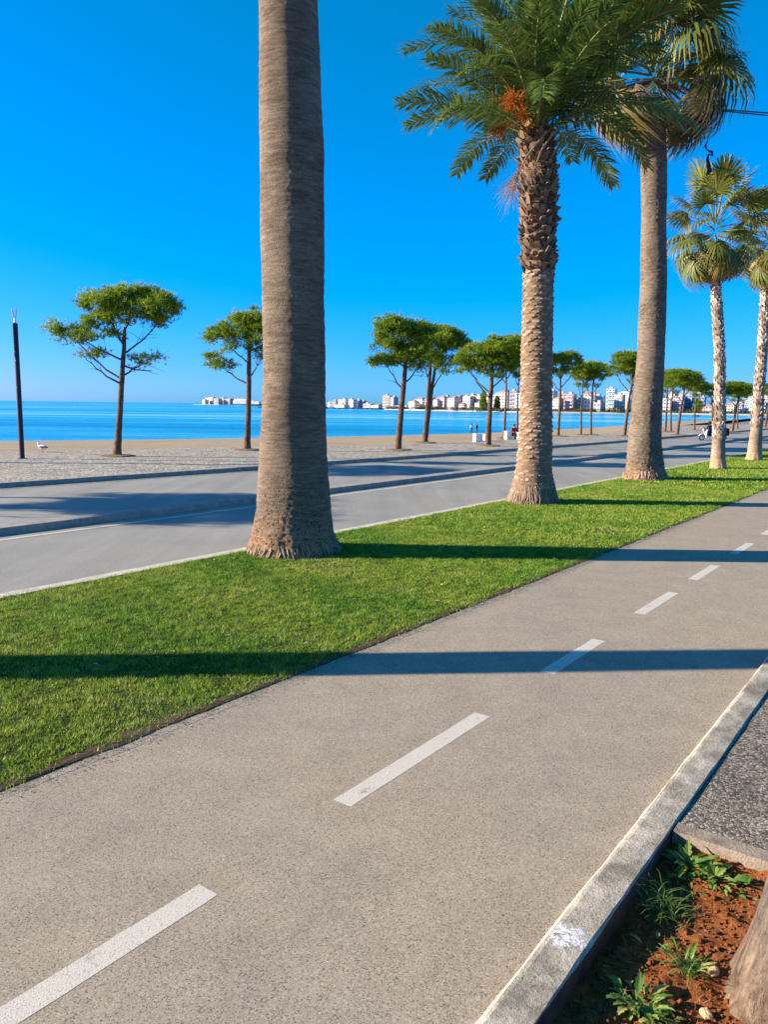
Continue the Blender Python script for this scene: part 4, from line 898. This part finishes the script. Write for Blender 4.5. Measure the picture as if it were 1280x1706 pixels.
def person(label, loc, rz, pose, top, legs, sc=1.0, group=None):
    t = thing('person', label, 'person', loc, rz, group, sc)
    if pose == 'stand':
        J = dict(pel=(0, 0, .95), wa=(0, 0, 1.1), ch=(.01, 0, 1.32), nk=(.02, 0, 1.48), hd=(.045, 0, 1.6), cr=(.04, 0, 1.70),
                 s1=(0, .19, 1.40), e1=(-.02, .24, 1.13), w1=(.08, .22, .92), h1=(.12, .21, .84), s2=(0, -.19, 1.40), e2=(-.03, -.24, 1.13), w2=(.06, -.23, .92), h2=(.1, -.22, .84),
                 p1=(0, .1, .9), k1=(.03, .11, .5), a1=(-.02, .12, .09), f1=(.14, .13, .035), p2=(0, -.1, .9), k2=(-.04, -.11, .5), a2=(-.1, -.12, .09), f2=(.06, -.13, .035))
    else:   # sitting, forearms forward
        J = dict(pel=(0, 0, .5), wa=(.02, 0, .65), ch=(.07, 0, .88), nk=(.11, 0, 1.04), hd=(.15, 0, 1.16), cr=(.15, 0, 1.26),
                 s1=(.07, .19, .96), e1=(.16, .24, .70), w1=(.38, .2, .68), h1=(.47, .19, .7), s2=(.07, -.19, .96), e2=(.16, -.24, .70), w2=(.38, -.2, .68), h2=(.47, -.19, .7),
                 p1=(.05, .1, .48), k1=(.42, .13, .5), a1=(.40, .13, .09), f1=(.55, .14, .035), p2=(.05, -.1, .48), k2=(.42, -.13, .5), a2=(.46, -.13, .09), f2=(.61, -.14, .035))
    R = dict(pel=.15, wa=.13, ch=.155, nk=.055, hd=.095, cr=.075, s1=.065, e1=.047, w1=.033, h1=.035, s2=.065, e2=.047, w2=.033, h2=.035, p1=.09, k1=.06, a1=.042, f1=.036, p2=.09, k2=.06, a2=.042, f2=.036)
    MI = dict(pel=1, wa=0, ch=0, nk=2, hd=2, cr=2, s1=0, e1=0, w1=0, h1=2, s2=0, e2=0, w2=0, h2=2, p1=1, k1=1, a1=1, f1=3, p2=1, k2=1, a2=1, f2=3)
    ks_ = list(J); ix = {k: i for i, k in enumerate(ks_)}
    E = [('pel', 'wa'), ('wa', 'ch'), ('ch', 'nk'), ('nk', 'hd'), ('hd', 'cr')]
    for q in '12': E += [('ch', 's' + q), ('s' + q, 'e' + q), ('e' + q, 'w' + q), ('w' + q, 'h' + q), ('pel', 'p' + q), ('p' + q, 'k' + q), ('k' + q, 'a' + q), ('a' + q, 'f' + q)]
    figure('body', [J[k] for k in ks_], [(ix[a], ix[b]) for a, b in E], [R[k] for k in ks_], [MI[k] for k in ks_], [top, legs, skin, DARK], t)
    hx, _, hz = J['hd']; mb = MB()
    mb.tube([(hx - .03, 0, hz - .05), (hx - .035, 0, hz + .03), (hx - .02, 0, hz + .10), (hx - .01, 0, hz + .145)], [.09, .105, .085, .03], 12); link('hair', mb.mesh('hair', True), HAIR, t)
    mb = MB(); mb.add([(hx + .085, -.012, hz - .01), (hx + .085, .012, hz - .01), (hx + .112, 0, hz - .012), (hx + .09, 0, hz + .03)], [(0, 1, 2), (0, 2, 3), (2, 1, 3)]); link('nose', mb.mesh('nose'), skin, t)
    return t
person('person in a white top and dark trousers standing at the water edge', (14.6, 130.2, -2.76), 2.0, 'stand', WHITE, DARK)
person('person in dark clothes beside the white topped one at the water edge', (15.55, 130.6, -2.77), 2.4, 'stand', NAVY, NAVY)
person('person in dark red with dark hair seated between two white blocks', (7.02, 42.15, -.02), -1.2, 'sit', RED, DARK, .72)
seat = block((7.0, 42.22, .08), 'low white block under the seated person in red', (.3, .3, .17))

tr = thing('motor_tricycle', 'white and dark motor tricycle on the far carriageway behind the left slim palm', 'tricycle', (18.75, 46.05, RZ), .26, None, .78)
def wheel(x, y, r, w):
    o = link('wheel', None, parent=tr, loc=(x, y, r))
    mb = MB(); n_ = 22; prof = ((r * .72, -w * .8), (r * .95, -w), (r, 0), (r * .95, w), (r * .72, w * .8)); V = []; F = []
    for i in range(n_):
        an = 2 * PI * i / n_
        for q, yy in prof: V.append((q * math.cos(an), yy, q * math.sin(an)))
    for i in range(n_):
        for j in range(5): a = i * 5 + j; b = i * 5 + (j + 1) % 5; c = ((i + 1) % n_) * 5; F.append((a, b, c + (j + 1) % 5, c + j))
    mb.add(V, F); link('tyre', mb.mesh('tyre', True), DARK, o)
    mb = MB(); mb.tube([(0, -w * .7, 0), (0, w * .7, 0)], [r * .72, r * .72], 18); mb.tube([(0, -w * 1.1, 0), (0, w * 1.1, 0)], [r * .2, r * .2], 8); link('rim', mb.mesh('rim'), M['white_metal'], o)
wheel(.24, 0, .23, .055); wheel(1.95, -.38, .22, .06); wheel(1.95, .38, .22, .06); wheel(1.1, .0, .01, .01) if False else None
def tpart(name, mat, fn, smooth=False): mb = MB(); fn(mb); return link(name, mb.mesh(name, smooth), mat, tr)
tpart('fork', M['black_metal'], lambda m: (m.tube([(.24, .09, .23), (.42, .07, .8), (.48, .0, .98)], [.025, .025, .03], 6), m.tube([(.24, -.09, .23), (.42, -.07, .8), (.48, 0, .98)], [.025, .025, .03], 6)))
tpart('mudguard', M['white_metal'], lambda m: [m.box((.24 + .27 * math.cos(a), 0, .23 + .27 * math.sin(a)), (.05, .075, .012), 0) for a in np.linspace(.3, 2.6, 9)])
tpart('headlight', M['white_metal'], lambda m: m.tube([(.30, 0, .82), (.37, 0, .83), (.45, 0, .84)], [.075, .085, .05], 12))
tpart('handlebar', M['black_metal'], lambda m: m.tube([(.62, .34, 1.02), (.5, .2, 1.0), (.48, 0, .98), (.5, -.2, 1.0), (.62, -.34, 1.02)], [.02, .016, .02, .016, .02], 6))
tpart('leg_shield', M['white_metal'], lambda m: m.add([(.42, -.24, .3), (.42, .24, .3), (.55, .2, .85), (.55, -.2, .85), (.46, -.25, .3), (.46, .25, .3), (.58, .2, .85), (.58, -.2, .85)], [(0, 1, 2, 3), (7, 6, 5, 4), (0, 4, 5, 1), (1, 5, 6, 2), (2, 6, 7, 3), (3, 7, 4, 0)]))
tpart('footboard', M['white_metal'], lambda m: m.box((.8, 0, .27), (.36, .26, .035)))
tpart('seat', DARK, lambda m: (m.box((1.08, 0, .46), (.17, .2, .13), 0, 0, .9), m.box((1.1, 0, .62), (.22, .19, .05), 0, 0, .85)))
tpart('cargo_box', DARK, lambda m: (m.box((1.85, 0, .50), (.5, .42, .12)), m.box((1.37, 0, .72), (.02, .42, .22)), m.box((2.33, 0, .72), (.02, .42, .22)), m.box((1.85, .41, .70), (.46, .012, .16)), m.box((1.85, -.41, .70), (.46, .012, .16))))
person('person in a navy hooded jacket riding the motor tricycle', tuple(tr.matrix_basis @ Vector((1.0, 0, .17))), PI + .26, 'sit', NAVY, NAVY, .78)

gl = thing('gull', 'white and grey gull standing on the paving right of the lamp post', 'gull', (-12.0, 26.95, .08), 2.7)
mb = MB(); mb.tube([(.17, 0, .27), (.15, 0, .20), (.05, 0, .17), (-.1, 0, .16), (-.22, 0, .15)], [.03, .05, .085, .07, .015], 10); mb.tube([(.13, 0, .2), (.17, 0, .28), (.2, 0, .31), (.235, 0, .305)], [.05, .035, .042, .02], 10); link('body', mb.mesh('body', True), M['white_metal'], gl)
for s_ in (-1, 1):
    mb = MB(); mb.tube([(.1, .075 * s_, .18), (-.05, .085 * s_, .175), (-.27, .02 * s_, .16)], [.035, .045, .008], 8); link('wing', mb.mesh('wing', True), simple('grey_feathers', (.18, .19, .2), .8), gl)
    mb = MB(); mb.tube([(0, .03 * s_, .1), (0, .03 * s_, .006)], [.007, .006], 5); mb.box((.02, .03 * s_, .004), (.03, .02, .004)); link('leg', mb.mesh('leg'), M['fruit'], gl)
mb = MB(); mb.tube([(.23, 0, .305), (.28, 0, .295)], [.013, .004], 6); link('beak', mb.mesh('beak'), M['fruit'], gl)

# ------------------------------------------------------------------ city across the bay
PAL = dict(cream=(.66, .60, .49), white=(.78, .77, .75), grey=(.50, .51, .53), slate=(.30, .34, .41), green=(.36, .40, .37), tan=(.50, .42, .34), pink=(.68, .53, .47), mauve=(.50, .42, .45), ochre=(.64, .49, .29), mint=(.62, .70, .66), brick=(.48, .33, .28), cyan=(.38, .58, .62), blue=(.22, .31, .46))  # plaster tones lightened and greyed to stand in for distance haze
WALLS = {k: simple('plaster_' + k, v, .85, .1, .3) for k, v in PAL.items()}
ROOFT = simple('terracotta_tiles', (.42, .24, .17), .85, .2, .6); GLASS = simple('dark_window_glass', (.10, .12, .15), .2, .1, 1, .5); SLAB = simple('balcony_concrete', (.6, .58, .54), .85, .1, .5); FLATR = simple('roof_concrete', (.4, .38, .36), .9, .15, .5)
CNAME = dict(cream='cream', white='white', grey='pale grey', slate='slate blue', green='grey green', tan='tan', pink='pink', mauve='mauve', ochre='ochre', mint='mint white', brick='brick red', cyan='pale turquoise', blue='blue grey')
def where(px):
    for lim, w in ((400, 'at the distant harbour point'), (605, 'just right of the massive palm trunk across the water'), (660, 'left of the leaning pine trunk across the bay'), (735, 'between the leaning and double stemmed pines'), (790, 'behind the water walkers across the bay'), (830, 'behind the spreading pine across the bay'), (910, 'beside the date palm trunk across the bay'), (970, 'right of the date palm among thin pines'), (1030, 'left of the broad leaning pine across the bay'), (1100, 'behind the broad pine and tall palm'), (1150, 'behind the three pines right of the tall palm'), (1215, 'behind the left slim palm'), (2000, 'behind the rightmost slim palm')):
        if px < lim: return w
used_l = {}
rg = random.Random(33)
for i, (x, y, w, h, rf, c) in enumerate(CITY):
    dep = max(8.0, min(14.0, w * 1.1)); nfl = max(1, int(round(h / 3.1))); ncol = max(2, int(round(w / 2.6)))
    wv = Vector((x, y, 0)); px = 640 + 1280 * x / y
    shape = ('tower' if h > 1.5 * w else 'low hall' if h < 4.5 else 'house' if rf == 'h' else 'apartment block')
    lab = '%s %s%s %s' % (CNAME[c], shape, ' with terracotta roof' if rf == 'h' else '', where(px))
    used_l.setdefault(lab, 0); used_l[lab] += 1
    if used_l[lab] > 1: lab = lab.replace(shape, ('taller ' if h > 11 else 'smaller ') + shape) + ', farther right'
    b = thing('town_building', lab, 'building', (x, y + dep / 2, -1.8), -.62 + rg.uniform(-.2, .2), 'buildings across the bay')
    mb = MB(); wallh = h + .6 - (1.4 if rf == 'h' else 0); mb.box((0, 0, wallh / 2), (w / 2, dep / 2, wallh / 2)); link('wall', mb.mesh('wall'), WALLS[c], b)
    mb = MB()
    if rf == 'h': mb.add([(-w / 2 - .4, -dep / 2 - .4, wallh), (w / 2 + .4, -dep / 2 - .4, wallh), (w / 2 + .4, dep / 2 + .4, wallh), (-w / 2 - .4, dep / 2 + .4, wallh), (-w * .2, 0, wallh + 1.7), (w * .2, 0, wallh + 1.7)], [(0, 1, 5, 4), (1, 2, 5), (2, 3, 4, 5), (3, 0, 4), (3, 2, 1, 0)])
    else:
        mb.box((0, 0, wallh + .12), (w / 2 + .15, dep / 2 + .15, .12)); mb.box((w * rg.uniform(-.25, .25), 0, wallh + 1.1), (min(1.6, w * .2), 1.6, .9))
    link('roof', mb.mesh('roof'), ROOFT if rf == 'h' else FLATR, b)
    mb = MB(); sb = MB()
    for f in range(nfl):
        zc = (f + .55) * wallh / nfl
        for k in range(ncol):
            xc = -w / 2 + (k + .5) * w / ncol; mb.box((xc, -dep / 2 - .02, zc), (w / ncol * .27, .05, min(.62, wallh / nfl * .22)))
        for k in range(3):
            for sx in (-1, 1): mb.box((sx * (w / 2 + .02), -dep / 2 + (k + .5) * dep / 3, zc), (.05, .7, min(.7, wallh / nfl * .26)))
        if rf == 'f' and h > 7 and i % 3 != 1: sb.box((0, -dep / 2 - .55, f * wallh / nfl + .5), (w * .42, .55, .12)); sb.box((0, -dep / 2 - 1.08, f * wallh / nfl + 1.0), (w * .42, .03, .4))
    link('windows', mb.mesh('windows'), GLASS, b, kind='stuff')
    if sb.v: link('balconies', sb.mesh('balconies'), SLAB, b, kind='stuff')
# clumps of greenery along the far shore
def clump_mesh(n, seed, sx, sy, sz, leaf):
    rg_ = np.random.default_rng(seed); d = rg_.normal(size=(n, 3)); d /= np.linalg.norm(d, axis=1)[:, None]; c = d * rg_.uniform(.5, 1.05, (n, 1)) * np.array([sx, sy, sz]); c[:, 2] = np.abs(c[:, 2])
    V = c[:, None, :] + rg_.normal(0, leaf, (n, 3, 3)); return V.reshape(-1, 3), np.repeat(np.clip(rg_.normal(.35, .2, n), 0, 1), 3)
Vs = []; Ts = []
for k in range(150):
    u = RNG.uniform(); px = 645 + 640 * u; yb = 640 + RNG.uniform(0, 60) + max(0, (800 - px) * .9); x = (px - 640) / 1280 * yb
    hgt = RNG.uniform(1.6, 4.2); V, T = clump_mesh(130, 500 + k, RNG.uniform(3, 7), 3, hgt, .45); V = V + np.array([x, yb - 4, -1.8]); Vs.append(V); Ts.append(T)
V = np.concatenate(Vs); link('distant_greenery', mesh_np('distant_greenery', V, np.arange(len(V)).reshape(-1, 3), np.concatenate(Ts)), leafy('far_foliage', [(0, (.035, .045, .02)), (.5, (.09, .10, .035)), (1, (.2, .16, .07))], .1), kind='stuff')
for x, y, h, r, lab in ((87, 690, 19, 5.5, 'dark tall cypress clump beside the pink building left of the date palm'), (99.5, 690, 14, 4, 'smaller dark tree against the date palm trunk across the bay'), (264, 655, 13, 6, 'dark round tree left of the left slim palm across the bay')):
    t = thing('broad_tree', lab, 'tree', (x, y, -1.8)); mb = MB(); mb.tube([(0, 0, 0), (0, 0, h * .6)], [.4, .2], 8); link('trunk', mb.mesh('trunk'), M['bark_pine'], t)
    V, T = clump_mesh(1500, int(x), r * .7, r * .7, h * .85, .5); link('crown', mesh_np('crown', V + np.array([0, 0, 1.5]), np.arange(len(V)).reshape(-1, 3), T), M['needles'], t)
# breakwater and quay
mb = MB()
for k in range(70):
    x = -150 + 158 * k / 69; mb.box((x + RNG.uniform(-.6, .6), 905 + x * -.12 + RNG.uniform(-1, 1), -2.6), (RNG.uniform(1.2, 2.2), RNG.uniform(1.5, 2.5), RNG.uniform(.55, .95)), RNG.uniform(0, 3), 0, .8)
t = thing('breakwater', 'long dark rock breakwater on the water right of the massive palm trunk', 'breakwater', (0, 0, 0)); link('rocks', mb.mesh('rocks'), simple('dark_rock', (.07, .075, .085), .9, .3, .3), t, kind='stuff')
t = thing('quay', 'low grey harbour quay under the distant harbour buildings', 'quay', (-420, 1915, 0), -.2); mb = MB(); mb.box((20, 0, -2.3), (75, 8, .9)); link('wall', mb.mesh('wall'), SLAB, t)
# ferry
f = thing('ferry', 'white ferry with orange funnel moored left of the massive palm trunk', 'ship', (-320, 1800, SEA_Z), -.35)
mb = MB(); mb.add([(-34, -5, 0), (32, -5, 0), (32, 5, 0), (-34, 5, 0), (-38, -6, 4.2), (34, -6, 4.2), (34, 6, 4.2), (-38, 6, 4.2)], [(0, 1, 5, 4), (1, 2, 6, 5), (2, 3, 7, 6), (3, 0, 4, 7), (4, 5, 6, 7), (3, 2, 1, 0)]); link('hull', mb.mesh('hull'), simple('blue_hull', (.08, .16, .33), .5), f)
mb = MB(); mb.box((-8, 0, 7.7), (27, 5.4, 3.45)); mb.box((-17, 0, 13.0), (16, 4.6, 1.8)); mb.box((15, 0, 6.7), (18, 5, 2.4)); link('superstructure', mb.mesh('superstructure'), M['white_metal'], f)
mb = MB()
for zz_ in (6.2, 9.2): mb.box((-8, -5.45, zz_), (25, .05, .5))
link('windows', mb.mesh('windows'), GLASS, f, kind='stuff')
mb = MB(); mb.tube([(2, 0, 11), (2.6, 0, 16.6)], [3.2, 2.6], 14); link('funnel', mb.mesh('funnel'), simple('orange_paint', (.7, .2, .05), .5), f)
mb = MB(); mb.box((0, -5.46, 11.5), (18, .05, .55)); link('stripe', mb.mesh('stripe'), simple('orange_stripe', (.7, .25, .08), .5), f)
bt = thing('rowing_boat', 'small dark boat on the water left of the left slim palm', 'boat', (201, 500, SEA_Z), .2)
mb = MB(); mb.add([(-2.4, 0, .1), (-1.8, -.8, 0), (1.8, -.8, 0), (2.2, 0, .1), (1.8, .8, 0), (-1.8, .8, 0), (-2.9, 0, .9), (-1.9, -1, .7), (1.9, -1, .7), (2.4, 0, .75), (1.9, 1, .7), (-1.9, 1, .7)], [(0, 1, 7, 6), (1, 2, 8, 7), (2, 3, 9, 8), (3, 4, 10, 9), (4, 5, 11, 10), (5, 0, 6, 11), (5, 4, 3, 2, 1, 0)]); link('hull', mb.mesh('hull'), DARK, bt)
mb = MB(); mb.box((0, 0, .55), (.2, .85, .05)); mb.box((-1.2, 0, .55), (.2, .7, .05)); link('thwart', mb.mesh('thwart'), M['bark_grey'], bt)

# ------------------------------------------------------------------ the tree pit: trunk, weeds, stones
bx_, by_, _ = st(2.45, .45); bx_ += .235
tt = thing('street_tree', 'grey cracked tree trunk leaning out of the red soil pit at the lower right corner', 'tree', (bx_, by_, -.1))
lean = Vector((.075, .0, 1)); zz = np.linspace(0, 3.4, 120)
def tdisp(p, an, r):
    c, s_ = math.cos(an), math.sin(an); fl = .02 * math.exp(-p.z * 5) * (.5 + .5 * math.cos(an * 5 + 1))
    return fl + .012 * mnoise.noise(Vector((c * 3, s_ * 3, p.z * 1.5))) + .009 * mnoise.noise(Vector((c * 16, s_ * 16, p.z * 3)))
mb = MB(); mb.tube([(lean.x * z + .02 * math.sin(z * 2), lean.y * z, z) for z in zz], [.155 + .065 * math.exp(-z * 5) - .032 * z for z in zz], 72, disp=tdisp)
link('trunk', mb.mesh('trunk', True), M['bark_grey'], tt)
for k in range(5):
    mb = tube_limb((lean.x * (2.6 + .15 * k), 0, 2.6 + .15 * k), (lean.x * 3.4 + 1.3 * math.cos(k * 1.4 - 1.2) + .8, 1.1 * math.sin(k * 1.4 - 1.2), 4.6), .05, .015, 90 + k); link('limb', mb.mesh('limb'), M['bark_grey'], tt)
V, T = clump_mesh(5000, 77, 1.7, 1.5, 1.1, .05); link('crown', mesh_np('crown', V + np.array([2.4, 0, 4.2]), np.arange(len(V)).reshape(-1, 3), T), M['weed'], tt)

def leaf_poly(mb, base, az, el, L, W, curl, tint, lobes=4):
    """a lobed leaf as a little fan of quads along its midrib"""
    ca, sa = math.cos(az), math.sin(az); P = []
    n_ = lobes * 2
    for i in range(n_ + 1):
        k = i / n_; e = el - curl * k; x = L * k * math.cos(el - curl * k * .5); z = L * k * math.sin(el - curl * k * .5)
        w = W * math.sin(PI * min(1, .12 + .88 * k)) ** .8 * (1.0 if i % 2 else .62) if i < n_ else .0
        if k < .25: w *= .3
        for s_ in (-1, 0, 1): P.append((base[0] + x * ca - s_ * w * sa, base[1] + x * sa + s_ * w * ca, base[2] + z + (abs(s_) * w * .35)))
    F = []
    for i in range(n_):
        a = i * 3; F += [(a, a + 3, a + 4, a + 1), (a + 1, a + 4, a + 5, a + 2)]
    mb.add(P, F, 0, tint)
def weed(label, s, t, n, L, W, seed, el=(.2, 1.1), grp='weeds in the tree pit', cat='weed'):
    x, y, _ = st(s, t); z = soil_z(s, t); w = thing('weed', label, cat, (x, y, z), 0, grp); rg_ = random.Random(seed)
    for k in range(n):
        mb = MB(); az = k * 2.4 + rg_.uniform(-.4, .4); e = rg_.uniform(*el); l = L * rg_.uniform(.55, 1.15)
        off = rg_.uniform(0, .07); leaf_poly(mb, (off * math.cos(az), off * math.sin(az), .005), az, e, l, W * rg_.uniform(.7, 1.2), rg_.uniform(.5, 1.5), min(1, max(0, rg_.gauss(.6, .25))))
        link('leaf', mb.mesh('leaf'), M['weed'], w)
    return w
def tuft(label, s, t, n, L, seed, spread=.06):
    x, y, _ = st(s, t); z = soil_z(s, t); w = thing('grass_tuft', label, 'grass tuft', (x, y, z), 0, 'weeds in the tree pit'); rg_ = np.random.default_rng(seed); V = []; F = []; T = []
    for k in range(n):
        az = rg_.uniform(0, 2 * PI); e = rg_.uniform(.5, 1.45); l = L * rg_.uniform(.5, 1.1); b = np.array([rg_.normal(0, spread * .6), rg_.normal(0, spread), 0]); wd = .0022
        prev = b; h = np.array([math.cos(az), math.sin(az), 0]); sd = np.array([-math.sin(az), math.cos(az), 0]); o = len(V); tn = float(np.clip(rg_.normal(.5, .25), 0, 1))
        for i in range(5):
            q = i / 4; ang = e - 1.3 * q * q * rg_.uniform(.7, 1.3)
            if i: prev = prev + (h * math.cos(ang) + np.array([0, 0, math.sin(ang)])) * l / 4
            ww = wd * (1 - .8 * q); V += [prev - sd * ww, prev + sd * ww]; T += [tn, tn]
        for i in range(4): a = o + 2 * i; F += [(a, a + 1, a + 3), (a, a + 3, a + 2)]
    link('blades', mesh_np('blades', V, F, T), M['weed'], w, kind='stuff'); return w
weed('broad leaved weed clump spilling over the far corner of the soil pit by the kerb', 3.14, .74, 40, .085, .015, 1, (.25, 1.2))
weed('pale leaved weed beside the far pit edging, right part of the corner clump', 3.12, .63, 34, .08, .015, 2, (.15, 1.0))
weed('low yellowish weed at the foot of the corner clump', 3.04, .72, 20, .06, .012, 5, (.1, .8))
tuft('dark grass tuft in the kerb shadow, middle of the pit', 2.82, .735, 120, .15, 3, .05)
weed('feathery green weed on the sunlit red soil beside the yellow stone', 2.52, .58, 30, .07, .007, 6, (.5, 1.3))
tuft('fine grass growing out of the feathery green weed', 2.53, .575, 70, .09, 7, .025)
weed('bright green leafy weed at the bottom edge of the picture', 2.28, .665, 34, .075, .013, 8, (.2, 1.1))
weed('dark leafy weed just right of the bottom leafy weed', 2.25, .60, 22, .065, .012, 9, (.2, 1.0))
weed('tiny green seedling near the upper right of the red soil', 3.05, .545, 6, .05, .016, 10, (.2, .9))
weed('small sprig in the kerb shadow left of the feathery weed', 2.56, .69, 6, .06, .01, 12, (.4, 1.2))
def stone(label, s, t, r, c, seed, grp='pale stones in the tree pit'):
    mb = MB(); V = []; F = []; nu, nv = 10, 7
    for i in range(nv + 1):
        ph = PI * i / nv
        for j in range(nu):
            th = 2 * PI * j / nu; d = Vector((math.sin(ph) * math.cos(th), math.sin(ph) * math.sin(th), math.cos(ph))); k = 1 + .35 * mnoise.noise(d * 1.6 + Vector((seed, 0, 0))); V.append((d.x * r * k * 1.25, d.y * r * k, d.z * r * k * .8))
    for i in range(nv):
        for j in range(nu): a = i * nu + j; b = i * nu + (j + 1) % nu; F.append((a, b, b + nu, a + nu))
    mb.add(V, F); x, y, _ = st(s, t); o = link('stone', mb.mesh('stone'), c, None, (x, y, soil_z(s, t) + r * .45), (0, 0, seed)); o['label'] = label; o['category'] = 'stone'; o['group'] = grp
SY = simple('yellow_stone', (.55, .36, .19), .85, .2, 30); SW = simple('pale_orange_stone', (.56, .33, .18), .85, .2, 30)
stone('pale orange stone on the soil beside the tree trunk', 2.56, .50, .019, SW, 1.0)
stone('yellowish stone at the bottom of the picture beside the tree trunk', 2.37, .475, .018, SY, 2.2)
stone('small brown clod stone in front of the far weed clump', 2.98, .60, .012, M['soil'], 3.1)
# pale scraps on the lawn
for (x, y), L, lab in (((-1.97, 5.14), .05, 'pale scrap of paper lying in the tree shadow on the lawn'), ((-1.24, 5.86), .045, 'curled tan leaf on the lawn, left of the middle'), ((.12, 6.48), .04, 'pale dry leaf on the lawn near the path, centre'), ((.54, 7.01), .045, 'thin dry twig leaf on the lawn right of the pale centre leaf'), ((-.56, 5.71), .03, 'small tan leaf at the lawn edge above the trunk shadow')):
    mb = MB(); leaf_poly(mb, (0, 0, 0), x * 5, .25, L * 1.6, L * .35, .9, .9, 3); o = link('dry_leaf', mb.mesh('dry_leaf'), M['straw'], None, (x, y, .04)); o['label'] = lab; o['category'] = 'leaf'; o['group'] = 'scraps on the lawn'

V = []; F = []; T = []
for k in range(260):
    s_ = RNG.uniform(2, 22); t_ = RNG.uniform(T_GRASS + .05, T_ROAD - .1); a = RNG.uniform(0, 2 * PI); L = RNG.uniform(.008, .022) * (1 + s_ / 20); c = np.array(st(s_, t_, RNG.uniform(.02, .03)))
    d = np.array([math.cos(a), math.sin(a), RNG.uniform(-.3, .3)]) * L; w_ = np.array([-math.sin(a), math.cos(a), RNG.uniform(-.3, .3)]) * L * .4; o_ = len(V)
    V += [c - d, c + w_, c + d, c - w_]; F += [(o_, o_ + 1, o_ + 2), (o_, o_ + 2, o_ + 3)]; T += [RNG.uniform()] * 4
link('lawn_litter', mesh_np('lawn_litter', V, F, T), M['straw'], kind='stuff')
